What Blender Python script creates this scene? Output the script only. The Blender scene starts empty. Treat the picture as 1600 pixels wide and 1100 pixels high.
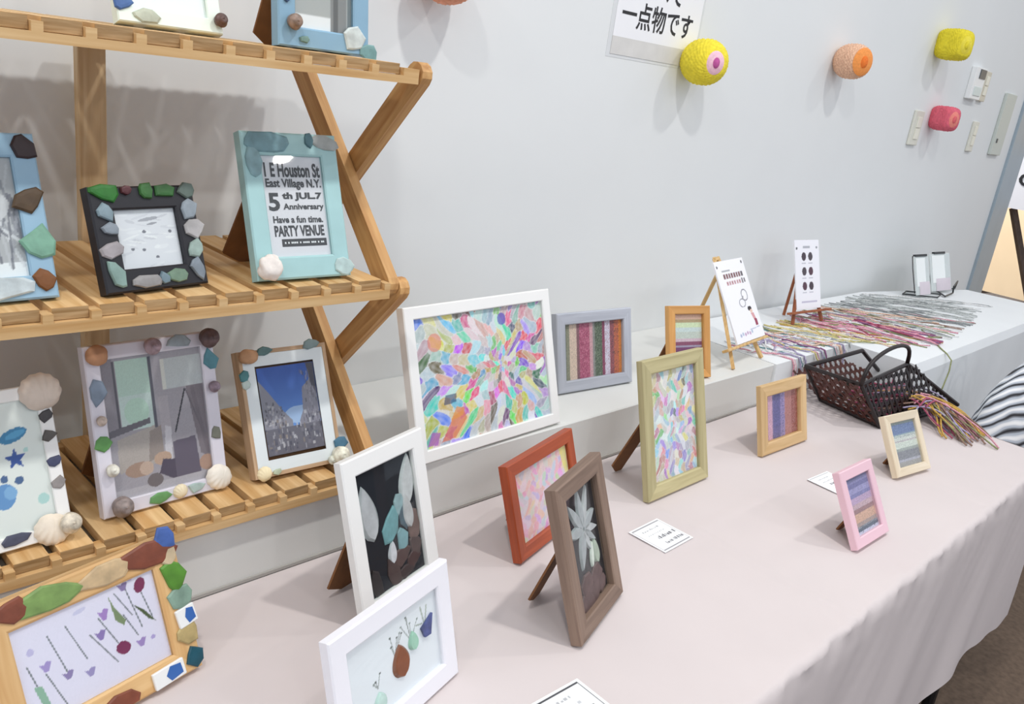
import bpy, bmesh, math, random
import numpy as np
from mathutils import Vector, Matrix, Euler

S = bpy.context.scene
COL = S.collection
rad = math.radians

# ------------------------------------------------------------------ camera
cam_d = bpy.data.cameras.new('camera'); cam = bpy.data.objects.new('camera', cam_d); COL.objects.link(cam)
yaw, pitch, roll = rad(42.76), rad(18.02), rad(7.98)
fw = Vector((math.cos(pitch)*math.cos(yaw), math.cos(pitch)*math.sin(yaw), -math.sin(pitch)))
rt = Vector((math.sin(yaw), -math.cos(yaw), 0)); up = rt.cross(fw)
c_, s_ = math.cos(roll), math.sin(roll)
rt2 = c_*rt + s_*up; up2 = -s_*rt + c_*up
cam.matrix_world = Matrix(((rt2.x, up2.x, -fw.x, 0), (rt2.y, up2.y, -fw.y, 0), (rt2.z, up2.z, -fw.z, 1.39), (0, 0, 0, 1)))
cam_d.sensor_width = 36; cam_d.lens = 1337.0/1600*36; cam_d.clip_start = .02
S.camera = cam

# ------------------------------------------------------------------ light
S.view_settings.view_transform = 'Standard'; S.view_settings.look = 'None'
S.view_settings.exposure = 0.0; S.view_settings.gamma = 1.0; S.view_settings.use_curve_mapping = False
world = bpy.data.worlds.new('hall_light'); S.world = world; world.use_nodes = True
bg = world.node_tree.nodes['Background']
bg.inputs[0].default_value = (.885, .955, 1.085, 1); bg.inputs[1].default_value = 0.61
for i, lx in enumerate((-1.29, -.16, .97, 2.12, 3.25, 4.38)):
    ld = bpy.data.lights.new('downlight_or_fill', 'AREA'); ld.shape = 'DISK'; ld.size = .085
    ld.energy = (7.0, 8.2, 10.3, 7.0, 4.4, 3.6)[i]; ld.color = (1, .975, .945)
    lo = bpy.data.objects.new('downlight_or_fill', ld); COL.objects.link(lo); lo.location = (lx, .24, 2.62)
    l2 = ld.copy(); l2.energy = (5.2, 5.8, 6.4, 6.0, 4.2, 3)[i]
    lo = bpy.data.objects.new('downlight_or_fill', l2); COL.objects.link(lo); lo.location = (lx-.21, -1.31, 2.62)
ld = ld.copy(); ld.energy = 85; lo = bpy.data.objects.new('downlight_or_fill', ld); COL.objects.link(lo); lo.location = (4.95, 2.1, 2.62)  # added fill lamp beyond the doorway, brightens the cream wall

# ------------------------------------------------------------------ helpers
def lin(c):
    if isinstance(c, str):
        c = c.lstrip('#'); c = [int(c[i:i+2], 16)/255 for i in (0, 2, 4)]
    return tuple((x/12.92 if x <= .04045 else ((x+.055)/1.055)**2.4) for x in c)

MATS = {}
def M(name, col, rough=.55, var=.0, scale=30., bump=0., metal=0., trans=0., stretch=(1, 1, 1), spec=.5, coat=0., alpha=1.):
    """plain procedural surface: a base colour with a little noise variation and relief"""
    if name in MATS: return MATS[name]
    m = bpy.data.materials.new(name); m.use_nodes = True; nt = m.node_tree; N = nt.nodes; L = nt.links
    b = N['Principled BSDF']; c = lin(col)
    b.inputs['Base Color'].default_value = (*c, 1); b.inputs['Roughness'].default_value = rough
    b.inputs['Metallic'].default_value = metal; b.inputs['Transmission Weight'].default_value = trans
    b.inputs['Specular IOR Level'].default_value = spec; b.inputs['Coat Weight'].default_value = coat
    if var or bump:
        tc = N.new('ShaderNodeTexCoord'); mp = N.new('ShaderNodeMapping'); mp.inputs['Scale'].default_value = stretch
        nz = N.new('ShaderNodeTexNoise'); nz.inputs['Scale'].default_value = scale; nz.inputs['Detail'].default_value = 4
        L.new(tc.outputs['Object'], mp.inputs[0]); L.new(mp.outputs[0], nz.inputs['Vector'])
        if var:
            r = N.new('ShaderNodeValToRGB')
            r.color_ramp.elements[0].position = .3; r.color_ramp.elements[1].position = .7
            r.color_ramp.elements[0].color = (*[max(0, x*(1-var)) for x in c], 1)
            r.color_ramp.elements[1].color = (*[min(1, x*(1+var)) for x in c], 1)
            L.new(nz.outputs['Fac'], r.inputs[0]); L.new(r.outputs[0], b.inputs['Base Color'])
        if bump:
            bp = N.new('ShaderNodeBump'); bp.inputs['Strength'].default_value = bump; bp.inputs['Distance'].default_value = .002
            L.new(nz.outputs['Fac'], bp.inputs['Height']); L.new(bp.outputs[0], b.inputs['Normal'])
    MATS[name] = m; return m

def wood(name, col, col2, axis='x', scale=14., rough=.6):
    """streaky grain along one local axis"""
    if name in MATS: return MATS[name]
    m = bpy.data.materials.new(name); m.use_nodes = True; nt = m.node_tree; N = nt.nodes; L = nt.links
    b = N['Principled BSDF']; b.inputs['Roughness'].default_value = rough
    tc = N.new('ShaderNodeTexCoord'); mp = N.new('ShaderNodeMapping')
    st = [7., 7., 7.]; st['xyz'.index(axis)] = .45
    mp.inputs['Scale'].default_value = st
    oi = N.new('ShaderNodeObjectInfo'); vm = N.new('ShaderNodeVectorMath'); vm.operation = 'ADD'
    sc = N.new('ShaderNodeVectorMath'); sc.operation = 'SCALE'; sc.inputs[0].default_value = (3.1, 5.7, 4.3)
    L.new(oi.outputs['Random'], sc.inputs['Scale'])
    L.new(tc.outputs['Object'], vm.inputs[0]); L.new(sc.outputs[0], vm.inputs[1]); L.new(vm.outputs[0], mp.inputs[0])
    nz = N.new('ShaderNodeTexNoise'); nz.inputs['Scale'].default_value = scale; nz.inputs['Detail'].default_value = 5
    nz.inputs['Distortion'].default_value = .6
    L.new(mp.outputs[0], nz.inputs['Vector'])
    r = N.new('ShaderNodeValToRGB'); r.color_ramp.elements[0].position = .32; r.color_ramp.elements[1].position = .66
    r.color_ramp.elements[0].color = (*lin(col2), 1); r.color_ramp.elements[1].color = (*lin(col), 1)
    L.new(nz.outputs['Fac'], r.inputs[0])
    hs = N.new('ShaderNodeHueSaturation'); mr = N.new('ShaderNodeMapRange')
    mr.inputs['To Min'].default_value = .88; mr.inputs['To Max'].default_value = 1.1
    L.new(oi.outputs['Random'], mr.inputs['Value']); L.new(mr.outputs[0], hs.inputs['Value']); L.new(r.outputs[0], hs.inputs['Color'])
    L.new(hs.outputs[0], b.inputs['Base Color'])
    bp = N.new('ShaderNodeBump'); bp.inputs['Strength'].default_value = .15; bp.inputs['Distance'].default_value = .001
    L.new(nz.outputs['Fac'], bp.inputs['Height']); L.new(bp.outputs[0], b.inputs['Normal'])
    MATS[name] = m; return m

def print_mat(name='printed_paper', rough=.6):
    """flat print: colour read from the sheet's own colour layer"""
    if name in MATS: return MATS[name]
    m = bpy.data.materials.new(name); m.use_nodes = True; nt = m.node_tree
    a = nt.nodes.new('ShaderNodeAttribute'); a.attribute_name = 'ink'
    b = nt.nodes['Principled BSDF']; b.inputs['Roughness'].default_value = rough
    nt.links.new(a.outputs['Color'], b.inputs['Base Color']); MATS[name] = m; return m

def glass_mat(name='picture_glass', ior=1.35):
    if name in MATS: return MATS[name]
    m = bpy.data.materials.new(name); m.use_nodes = True; nt = m.node_tree; N = nt.nodes; L = nt.links
    N.remove(N['Principled BSDF']); out = N['Material Output']
    t = N.new('ShaderNodeBsdfTransparent'); t.inputs[0].default_value = (.97, .985, .98, 1)
    g = N.new('ShaderNodeBsdfGlossy'); g.inputs['Roughness'].default_value = .02
    lw = N.new('ShaderNodeLayerWeight'); lw.inputs['Blend'].default_value = .5
    pw = N.new('ShaderNodeMath'); pw.operation = 'POWER'; pw.inputs[1].default_value = 4.
    f = N.new('ShaderNodeMath'); f.operation = 'MULTIPLY_ADD'; f.inputs[1].default_value = .5; f.inputs[2].default_value = .014
    L.new(lw.outputs['Facing'], pw.inputs[0]); L.new(pw.outputs[0], f.inputs[0])
    x = N.new('ShaderNodeMixShader'); L.new(f.outputs[0], x.inputs[0]); L.new(t.outputs[0], x.inputs[1]); L.new(g.outputs[0], x.inputs[2])
    L.new(x.outputs[0], out.inputs[0]); MATS[name] = m; return m

class MB:
    def __init__(s): s.v = []; s.f = []; s.m = []
    def add(s, vs, fs, mi=0):
        o = len(s.v); s.v += [tuple(v) for v in vs]; s.f += [tuple(o+i for i in f) for f in fs]; s.m += [mi]*len(fs); return s
    def box(s, lo, hi, mat=None, mi=0):
        (a, b, c), (d, e, f) = lo, hi
        vs = [(a, b, c), (d, b, c), (d, e, c), (a, e, c), (a, b, f), (d, b, f), (d, e, f), (a, e, f)]
        if mat is not None: vs = [mat @ Vector(v) for v in vs]
        return s.add(vs, [(0, 3, 2, 1), (4, 5, 6, 7), (0, 1, 5, 4), (1, 2, 6, 5), (2, 3, 7, 6), (3, 0, 4, 7)], mi)
    def prism(s, poly, axis_vec, mi=0):
        """closed polygon (3D points) pushed along axis_vec"""
        n = len(poly); d = Vector(axis_vec); P = [Vector(p) for p in poly]
        vs = P + [p+d for p in P]
        fs = [tuple(range(n))[::-1], tuple(range(n, 2*n))] + [(i, (i+1) % n, n+(i+1) % n, n+i) for i in range(n)]
        return s.add(vs, fs, mi)
    def tube(s, pts, r, n=6, mi=0, close=True):
        pts = [Vector(p) for p in pts]; vs = []; fs = []; u = None
        for i, p in enumerate(pts):
            t = (pts[min(i+1, len(pts)-1)]-pts[max(i-1, 0)])
            t = t.normalized() if t.length > 1e-9 else Vector((0, 0, 1))
            if u is None:
                u = t.cross(Vector((0, 0, 1)));  u = u if u.length > 1e-3 else t.cross(Vector((1, 0, 0)))
            u = (u - t*u.dot(t)).normalized(); w = t.cross(u)
            rr = r[i] if isinstance(r, (list, tuple)) else r
            vs += [p+(u*math.cos(2*math.pi*k/n)+w*math.sin(2*math.pi*k/n))*rr for k in range(n)]
        for i in range(len(pts)-1):
            for k in range(n):
                a = i*n+k; b = i*n+(k+1) % n; fs.append((a, b, b+n, a+n))
        if close: fs += [tuple(range(n))[::-1], tuple(range((len(pts)-1)*n, len(pts)*n))]
        return s.add(vs, fs, mi)
    def build(s, name, mats, parent=None, bevel=0., smooth=False, seg=1):
        me = bpy.data.meshes.new(name); me.from_pydata(s.v, [], s.f)
        for m in (mats if isinstance(mats, (list, tuple)) else [mats]): me.materials.append(m)
        me.polygons.foreach_set('material_index', s.m)
        bm = bmesh.new(); bm.from_mesh(me); bmesh.ops.recalc_face_normals(bm, faces=bm.faces)
        if bevel:
            bmesh.ops.bevel(bm, geom=[e for e in bm.edges if len(e.link_faces) == 2 and e.calc_face_angle(0) > .5], offset=bevel, segments=seg, affect='EDGES', clamp_overlap=True)
        bm.to_mesh(me); bm.free()
        if smooth:
            me.polygons.foreach_set('use_smooth', [True]*len(me.polygons))
        o = bpy.data.objects.new(name, me); COL.objects.link(o)
        if parent: o.parent = parent
        return o

def tag(o, label=None, cat=None, group=None, kind=None):
    if label: o['label'] = label
    if cat: o['category'] = cat
    if group: o['group'] = group
    if kind: o['kind'] = kind
    return o
def empty(name, loc, rot=(0, 0, 0)):
    o = bpy.data.objects.new(name, None); COL.objects.link(o); o.location = loc; o.rotation_euler = rot; o.empty_display_size = .02
    return o
def grid(nu, nv, fn):
    vs = [fn(i/nu, j/nv) for j in range(nv+1) for i in range(nu+1)]
    fs = [(j*(nu+1)+i, j*(nu+1)+i+1, (j+1)*(nu+1)+i+1, (j+1)*(nu+1)+i) for j in range(nv) for i in range(nu)]
    return vs, fs

# ------------------------------------------------------------------ drawing on sheets of paper
class Art:
    def __init__(s, nu, nv, bgc='#ffffff'):
        s.nu, s.nv = nu, nv
        u, v = np.meshgrid(np.linspace(0, 1, nu+1), np.linspace(0, 1, nv+1)); s.u, s.v = u, v
        s.c = np.empty(u.shape+(3,)); s.c[:] = lin(bgc)
    def put(s, mask, col, a=1.):
        s.c[mask] = s.c[mask]*(1-a)+np.array(lin(col))*a; return s
    def rect(s, u0, v0, u1, v1, col, a=1.): return s.put((s.u >= u0) & (s.u <= u1) & (s.v >= v0) & (s.v <= v1), col, a)
    def ell(s, cu, cv, ru, rv, col, rot=0., a=1.):
        c, n = math.cos(rot), math.sin(rot); x = s.u-cu; y = (s.v-cv)
        return s.put((((x*c+y*n)/ru)**2+((-x*n+y*c)/rv)**2) < 1, col, a)
    def poly(s, pts, col, a=1.):
        ins = np.zeros(s.u.shape, bool); n = len(pts)
        for i in range(n):
            (x0, y0), (x1, y1) = pts[i], pts[(i+1) % n]
            if y0 == y1: continue
            cnd = ((y0 > s.v) != (y1 > s.v)) & (s.u < (x1-x0)*(s.v-y0)/(y1-y0)+x0); ins ^= cnd
        return s.put(ins, col, a)
    def line(s, p, q, w, col, asp=1., a=1.):
        px, py = p; dx, dy = q[0]-px, (q[1]-py)*asp; l2 = dx*dx+dy*dy+1e-12
        t = np.clip(((s.u-px)*dx+(s.v-py)*asp*dy)/l2, 0, 1)
        d = np.hypot(s.u-px-t*dx, (s.v-py)*asp-t*dy); return s.put(d < w, col, a)
    def speck(s, mask, amt, rng):
        k = 1+(rng.random(s.u.shape)-.5)*2*amt; s.c[mask] *= k[mask][:, None]; np.clip(s.c, 0, 1, out=s.c); return s
    def sheet(s, name, w, h, y, parent, x0=None, z0=0., mat=None, thick=.0008):
        """a sheet w x h in the local xz plane, its front towards -y"""
        x0 = -w/2 if x0 is None else x0
        vs = np.stack([x0+s.u*w, np.full(s.u.shape, y), z0+s.v*h], -1).reshape(-1, 3)
        _, fs = grid(s.nu, s.nv, lambda a, b: (0, 0, 0))
        me = bpy.data.meshes.new(name); me.from_pydata(vs.tolist(), [], fs)
        at = me.color_attributes.new('ink', 'FLOAT_COLOR', 'POINT')
        at.data.foreach_set('color', np.concatenate([s.c, np.ones(s.u.shape+(1,))], -1).reshape(-1).astype(np.float32))
        me.materials.append(mat or print_mat()); o = bpy.data.objects.new(name, me); COL.objects.link(o); o.parent = parent
        return o

def hsv(h, s, v):
    import colorsys; return colorsys.hsv_to_rgb(h % 1, s, v)

def mosaic(nu, nv, seed, k=16, asp=1., sat=(.12, .6), val=(.72, 1.), gam=.62, centre=(.56, .55), white=.2, dark=.06):
    """colour-pencil mosaic: small tiles in the middle growing towards the edges"""
    A = Art(nu, nv); g = np.random.default_rng(seed)
    x = (A.u-centre[0]); y = (A.v-centre[1])*asp; r = np.hypot(x, y)+1e-6
    q = r**gam/r; X = (x*q)*k+40; Y = (y*q)*k*.85+40
    X, Y = X+.35*np.sin(Y*1.7)+.2*np.sin(y*31), Y+.35*np.sin(X*1.5+1)+.2*np.sin(x*27)
    H = g.choice([.0, .03, .07, .1, .13, .16, .3, .42, .48, .53, .58, .63, .72, .78, .85, .92, .96], (100, 100))+g.uniform(-.025, .025, (100, 100)); SS = g.uniform(*sat, (100, 100)); V = g.uniform(*val, (100, 100)); W = g.random((100, 100))
    jx = g.uniform(.15, .85, (100, 100)); jy = g.uniform(.15, .85, (100, 100))
    best = np.full(X.shape, 9.); sec = np.full(X.shape, 9.); bi = np.zeros(X.shape, int)
    ix, iy = np.floor(X).astype(int), np.floor(Y).astype(int)
    for a in (-1, 0, 1):
        for b in (-1, 0, 1):
            cx, cy = ix+a, iy+b; d = np.maximum(np.abs(cx+jx[cy % 100, cx % 100]-X), np.abs(cy+jy[cy % 100, cx % 100]-Y))
            up_ = d < best; sec = np.where(up_, best, np.minimum(sec, d)); bi = np.where(up_, (cy % 100)*100+cx % 100, bi); best = np.where(up_, d, best)
    import colorsys
    pal = np.array([lin(hsv(H.flat[i], SS.flat[i]*(.25 if W.flat[i] < white else 1), V.flat[i] if W.flat[i] < 1-dark else .45)) for i in range(10000)])
    A.c = pal[bi]; edge = (sec-best) < .06; A.c[edge] = A.c[edge]*.35+np.array(lin('#f3eef0'))*.65
    soft = (np.sin(X*9+bi)*np.sin(Y*7+bi*.3)*.5+.5)[..., None]*.35; A.c = A.c*(1-soft)+np.array(lin('#f6f2f4'))*soft
    A.speck(np.ones(X.shape, bool), .06, g); return A

def bands(nu, nv, stops, vertical, seed, speck=.18, mottles=()):
    """woven stripes: list of (end, colour)"""
    A = Art(nu, nv); g = np.random.default_rng(seed); t = A.u if vertical else 1-A.v; p = 0.
    for e, c in stops: A.put((t >= p-.001) & (t <= e), c); p = e
    n = g.random(A.u.shape)
    k = 1+(n-.5)*2*speck
    A.c *= k[..., None]
    for e0, e1, c, d in mottles: A.put((t > e0) & (t < e1) & (g.random(A.u.shape) < d), c, .75)
    np.clip(A.c, 0, 1, out=A.c); return A

# ------------------------------------------------------------------ lettering
def lettering(body, parent, x, z, w, h, y, mat, bold=0., name='lettering', align='LEFT', keep=False, rot=None):
    cu = bpy.data.curves.new('text', 'FONT'); cu.body = body; cu.offset = bold; cu.resolution_u = 3
    to = bpy.data.objects.new('text', cu); COL.objects.link(to)
    bpy.context.view_layer.update()
    me = bpy.data.meshes.new_from_object(to.evaluated_get(bpy.context.evaluated_depsgraph_get()))
    bpy.data.objects.remove(to); bpy.data.curves.remove(cu)
    n = len(me.vertices)
    if n == 0: return None
    co = np.empty(n*3, np.float32); me.vertices.foreach_get('co', co); co = co.reshape(-1, 3)
    lo, hi = co.min(0), co.max(0); sx = w/max(hi[0]-lo[0], 1e-6); sz = h/max(hi[1]-lo[1], 1e-6)
    if keep: sx = sz = min(sx, sz)
    out = np.zeros_like(co); out[:, 0] = x+(co[:, 0]-lo[0])*sx; out[:, 2] = z+(co[:, 1]-lo[1])*sz; out[:, 1] = y
    me.vertices.foreach_set('co', out.reshape(-1)); me.name = name; me.materials.clear(); me.materials.append(mat)
    o = bpy.data.objects.new(name, me); COL.objects.link(o); o.parent = parent
    if rot: o.rotation_euler = rot
    return o

INK = M('black_ink', '#26262a', .6); GREYINK = M('grey_ink', '#8d8d90', .6)

# ------------------------------------------------------------------ glued-on pieces
def sea_glass(parent, x, z, rx, rz, col, y=0., rot=0., th=.005, seed=0, n=7, jag=.30, name='sea_glass', dull=False):
    g = random.Random(seed*7+int(x*1e4)+int(z*1e5)); mb = MB()
    out = [];
    for i in range(n):
        a = 2*math.pi*(i+g.uniform(-.25, .25))/n; k = 1+g.uniform(-jag, jag)*.9
        px, pz = 1.1*rx*k*math.cos(a), 1.1*rz*k*math.sin(a)
        out.append((px*math.cos(rot)-pz*math.sin(rot), px*math.sin(rot)+pz*math.cos(rot)))
    vs = []
    th *= .62
    for s, yy in ((1., 0.), (1., -th*.5), (.86, -th*.9), (.5, -th)):
        vs += [(x+a*s, y+yy, z+b*s) for a, b in out]
    fs = [tuple(range(n))[::-1], tuple(range(3*n, 4*n))]
    for l in range(3): fs += [(l*n+i, l*n+(i+1) % n, (l+1)*n+(i+1) % n, (l+1)*n+i) for i in range(n)]
    mb.add(vs, fs)
    m = M('frosted_glass_'+col.strip('#'), col, .5 if not dull else .7, .2, 70, .2, trans=0. if dull else .25)
    return mb.build(name, m, parent, smooth=False)

def scallop(parent, x, z, r, col='#ece4d6', y=0., rot=0., depth=.5, ribs=13, name='shell', seed=0):
    """round ribbed cockle: a low dome whose ribs fan out from its hinge"""
    mb = MB(); nu, nv = 48, 9
    def fn(u, v):
        a = 2*math.pi*u; px, pz = math.cos(a)*v, math.sin(a)*v*.93
        fan = math.atan2(pz+1.05, px); rib = math.cos(2*ribs*fan)
        k = 1+.035*rib*v; hgt = depth*math.sqrt(max(0, 1-v*v))**.9+.05*rib*v*(1-v**6)
        px, pz = px*k*r, pz*k*r
        return (x+px*math.cos(rot)-pz*math.sin(rot), y-max(hgt*r, .0003), z+px*math.sin(rot)+pz*math.cos(rot))
    vs, fs = grid(nu, nv, fn); mb.add(vs, fs)
    return mb.build(name, M('shell_'+col.strip('#'), col, .5, .1, 60, .15), parent, smooth=True)

def turban(parent, x, z, r, col='#6b5146', y=0., name='shell', seed=0, spiral=3.):
    mb = MB(); nu, nv = 28, 16
    def fn(u, v):
        a = 2*math.pi*u; t = math.pi*v
        k = 1+.09*math.sin(spiral*2*math.pi*v+a)
        return (x+r*math.sin(t)*math.cos(a)*k, y-r*.75+r*.95*math.cos(t)*(1 if v > .5 else .95)*k*-1*-1, z+r*math.sin(t)*math.sin(a)*k)
    vs, fs = grid(nu, nv, fn); mb.add(vs, fs)
    return mb.build(name, M('shell_'+col.strip('#'), col, .45, .35, 140, .2), parent, smooth=True)

def lump(parent, x, y, z, r, col, seed=0, amp=.35, name='coral', sq=(1, 1, 1), rough=.8):
    bm = bmesh.new(); bmesh.ops.create_icosphere(bm, subdivisions=3, radius=1); g = random.Random(seed)
    dirs = [Vector((g.uniform(-1, 1), g.uniform(-1, 1), g.uniform(-1, 1))).normalized() for _ in range(26)]
    for v in bm.verts:
        d = v.co.normalized(); k = 1-amp
        for q in dirs: k = max(k, 1-amp+amp*max(0, (d.dot(q)-.75)/.25))
        v.co = Vector((x+d.x*r*k*sq[0], y+d.y*r*k*sq[1], z+d.z*r*k*sq[2]))
    me = bpy.data.meshes.new(name); bm.to_mesh(me); bm.free(); me.materials.append(M('lump_'+col.strip('#'), col, rough, .08, 120, .3))
    me.polygons.foreach_set('use_smooth', [True]*len(me.polygons))
    o = bpy.data.objects.new(name, me); COL.objects.link(o); o.parent = parent; return o

# ------------------------------------------------------------------ picture frames
MDF = M('brown_fibreboard', '#7d522c', .75, .12, 60, .1)
PAPER = M('white_paper', '#f2f3f6', .6)

def molding(root, w, h, bar, t, mats, rec, lip=.0015, bars=None):
    """four mitred bars as parts, grain along each bar; bars=(left,right,bottom,top) widths"""
    l, r, b, tp = bars or (bar,)*4; x0, x1 = -w/2, w/2; X0, X1, Z0, Z1 = x0+l, x1-r, b, h-tp
    O = [(x0, 0), (x1, 0), (x1, h), (x0, h)]; I = [(X0, Z0), (X1, Z0), (X1, Z1), (X0, Z1)]
    nm = ('bottom', 'right', 'top', 'left')
    for i in range(4):
        j = (i+1) % 4; mb = MB()
        oa, ob, ia, ib = O[i], O[j], I[i], I[j]
        def ins(p, c, d): # towards the ring middle
            return (p[0]+(c[0]-p[0])*d, p[1]+(c[1]-p[1])*d)
        e = .08
        oa2, ob2 = ins(oa, ia, e), ins(ob, ib, e); ia2, ib2 = ins(ia, oa, e), ins(ib, ob, e)
        P = [(oa, lip), (ob, lip), (oa2, 0), (ob2, 0), (ia2, 0), (ib2, 0), (ia, lip), (ib, lip), (ia, rec), (ib, rec), (ia, t), (ib, t), (oa, t), (ob, t)]
        vs = [(p[0], y, p[1]) for p, y in P]
        fs = [(0, 1, 3, 2), (2, 3, 5, 4), (4, 5, 7, 6), (6, 7, 11, 10), (10, 11, 13, 12), (12, 13, 1, 0), (0, 2, 4, 6, 10, 12), (1, 3, 5, 7, 11, 13)]
        mb.add(vs, fs); mb.build('frame_bar', mats[0] if i % 2 == 0 else mats[1], root)
    return X0, X1, Z0, Z1

def picture_frame(name, label, x, y, z0, yawd, leand, w, h, t, bar, mats, art=None, rec=.006, mount=None, glass=True, stand=None, group=None, bars=None,
                  cat='picture frame', art_box=None, leg_x=0., leg_w=.045, leg_top=.62, leg_reach=None, backing=True):
    le, ya = rad(leand), rad(yawd)
    root = empty(name, (x, y, z0+t*math.sin(le)), (-le, 0, ya)); tag(root, label, cat, group)
    X0, X1, Z0, Z1 = molding(root, w, h, bar, t, mats, rec, bars=bars)
    W, H = X1-X0, Z1-Z0
    if backing: MB().box((X0, max(rec+.0012, t*.6), Z0), (X1, t-.0005, Z1)).build('backing_board', MDF, root)
    if mount:  # white mat board with a window
        m = mount; mb = MB(); a = (X0, Z0, X1, Z1); b = (X0+m*W, Z0+m*W, X1-m*W, Z1-m*W)
        for q in ((a[0], a[1], a[2], b[1]), (a[0], b[3], a[2], a[3]), (a[0], b[1], b[0], b[3]), (b[2], b[1], a[2], b[3])):
            mb.box((q[0], rec-.001, q[1]), (q[2], rec, q[3]))
        mb.build('mat_board', PAPER, root)
    if art is not None:
        ab = art_box or (0, 0, 1, 1)
        art.sheet('printed_sheet', W*(ab[2]-ab[0]), H*(ab[3]-ab[1]), rec+.0006, root, x0=X0+W*ab[0], z0=Z0+H*ab[1])
    if glass: MB().box((X0, rec-.0022, Z0), (X1, rec-.0012, Z1)).build('glass', glass_mat(), root)
    # strut: hinged high on the back, foot on the table
    if stand is None or stand:
        hp = leg_top*h; reach = leg_reach if leg_reach is not None else max(.03, hp*math.tan(rad(20)))
        zb = t*math.sin(le)
        def loc(dy, dz, xx):  # world-aligned offsets (back, up from table) -> local
            dz = dz-zb; return Vector((xx, dy*math.cos(le)-dz*math.sin(le), dy*math.sin(le)+dz*math.cos(le)))
        topb = hp*math.sin(le)+t*math.cos(le)+.0005; topz = hp*math.cos(le)+.0
        footb = topb+reach
        d = Vector((footb-topb, -topz)).normalized()
        pts = []
        for s_, hw in ((0, .5), (.12, 1.), (.82, 1.), (1., .25)):
            pts.append((s_, hw))
        L_ = math.hypot(reach, topz); half = leg_w/2
        ring = [(0, -half*.8), (0, half*.8), (.25, half), (1., half*.9), (1., half*.1), (.86, -half)]
        P = [loc(topb+d.x*L_*a, topz+d.y*L_*a, leg_x+b) for a, b in ring]
        nrm = (P[1]-P[0]).cross(P[3]-P[0]).normalized()
        if nrm.y < 0: nrm = -nrm
        MB().prism(P, nrm*.0028).build('strut', MDF, root)
    return root

def fr(root_w, root_h, fx, fz): return (-root_w/2+fx*root_w, fz*root_h)

# ================================================================== THE SETTING
T, G, WY = .74, .833, 1.15            # table cloth top, ledge top, wall plane
def plain_wall_mat():
    return M('painted_wall', '#e5e8e8', .7, .012, 3, .04)
def struct(mb, name, mat, **k):
    o = mb.build(name, mat, **k); o['kind'] = 'structure'; return o
struct(MB().box((-3, WY, 0), (4.2, WY+.12, 3.0)), 'wall_back', plain_wall_mat())
struct(MB().box((-3, -4, -.05), (9, 5, 0)), 'floor', M('brown_carpet', '#6a594b', .95, .22, 60, .5))
struct(MB().box((-3, .842, 0), (1.80, WY, G)), 'trim_ledge', M('ledge_paint', '#dbdcd8', .55, .01, 5, .03), bevel=.002)
struct(MB().box((-.45, .8388, T), (1.80, .8425, T+.0045)), 'trim_seam', M('grey_seam', '#a8a5a0', .7))
FR = M('door_frame_paint', '#9dacb6', .4, .04, 8)
struct(MB().box((4.17, WY-.012, 0), (4.27, WY+.16, 2.4)).box((4.27, WY+.004, 0), (4.44, WY+.16, 2.4)), 'trim_door', FR, bevel=.003)
struct(MB().box((5.75, .2, 0), (5.87, 5, 3)), 'wall_right', M('cream_wall', '#f3dcb8', .8, .03, 3))

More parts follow.
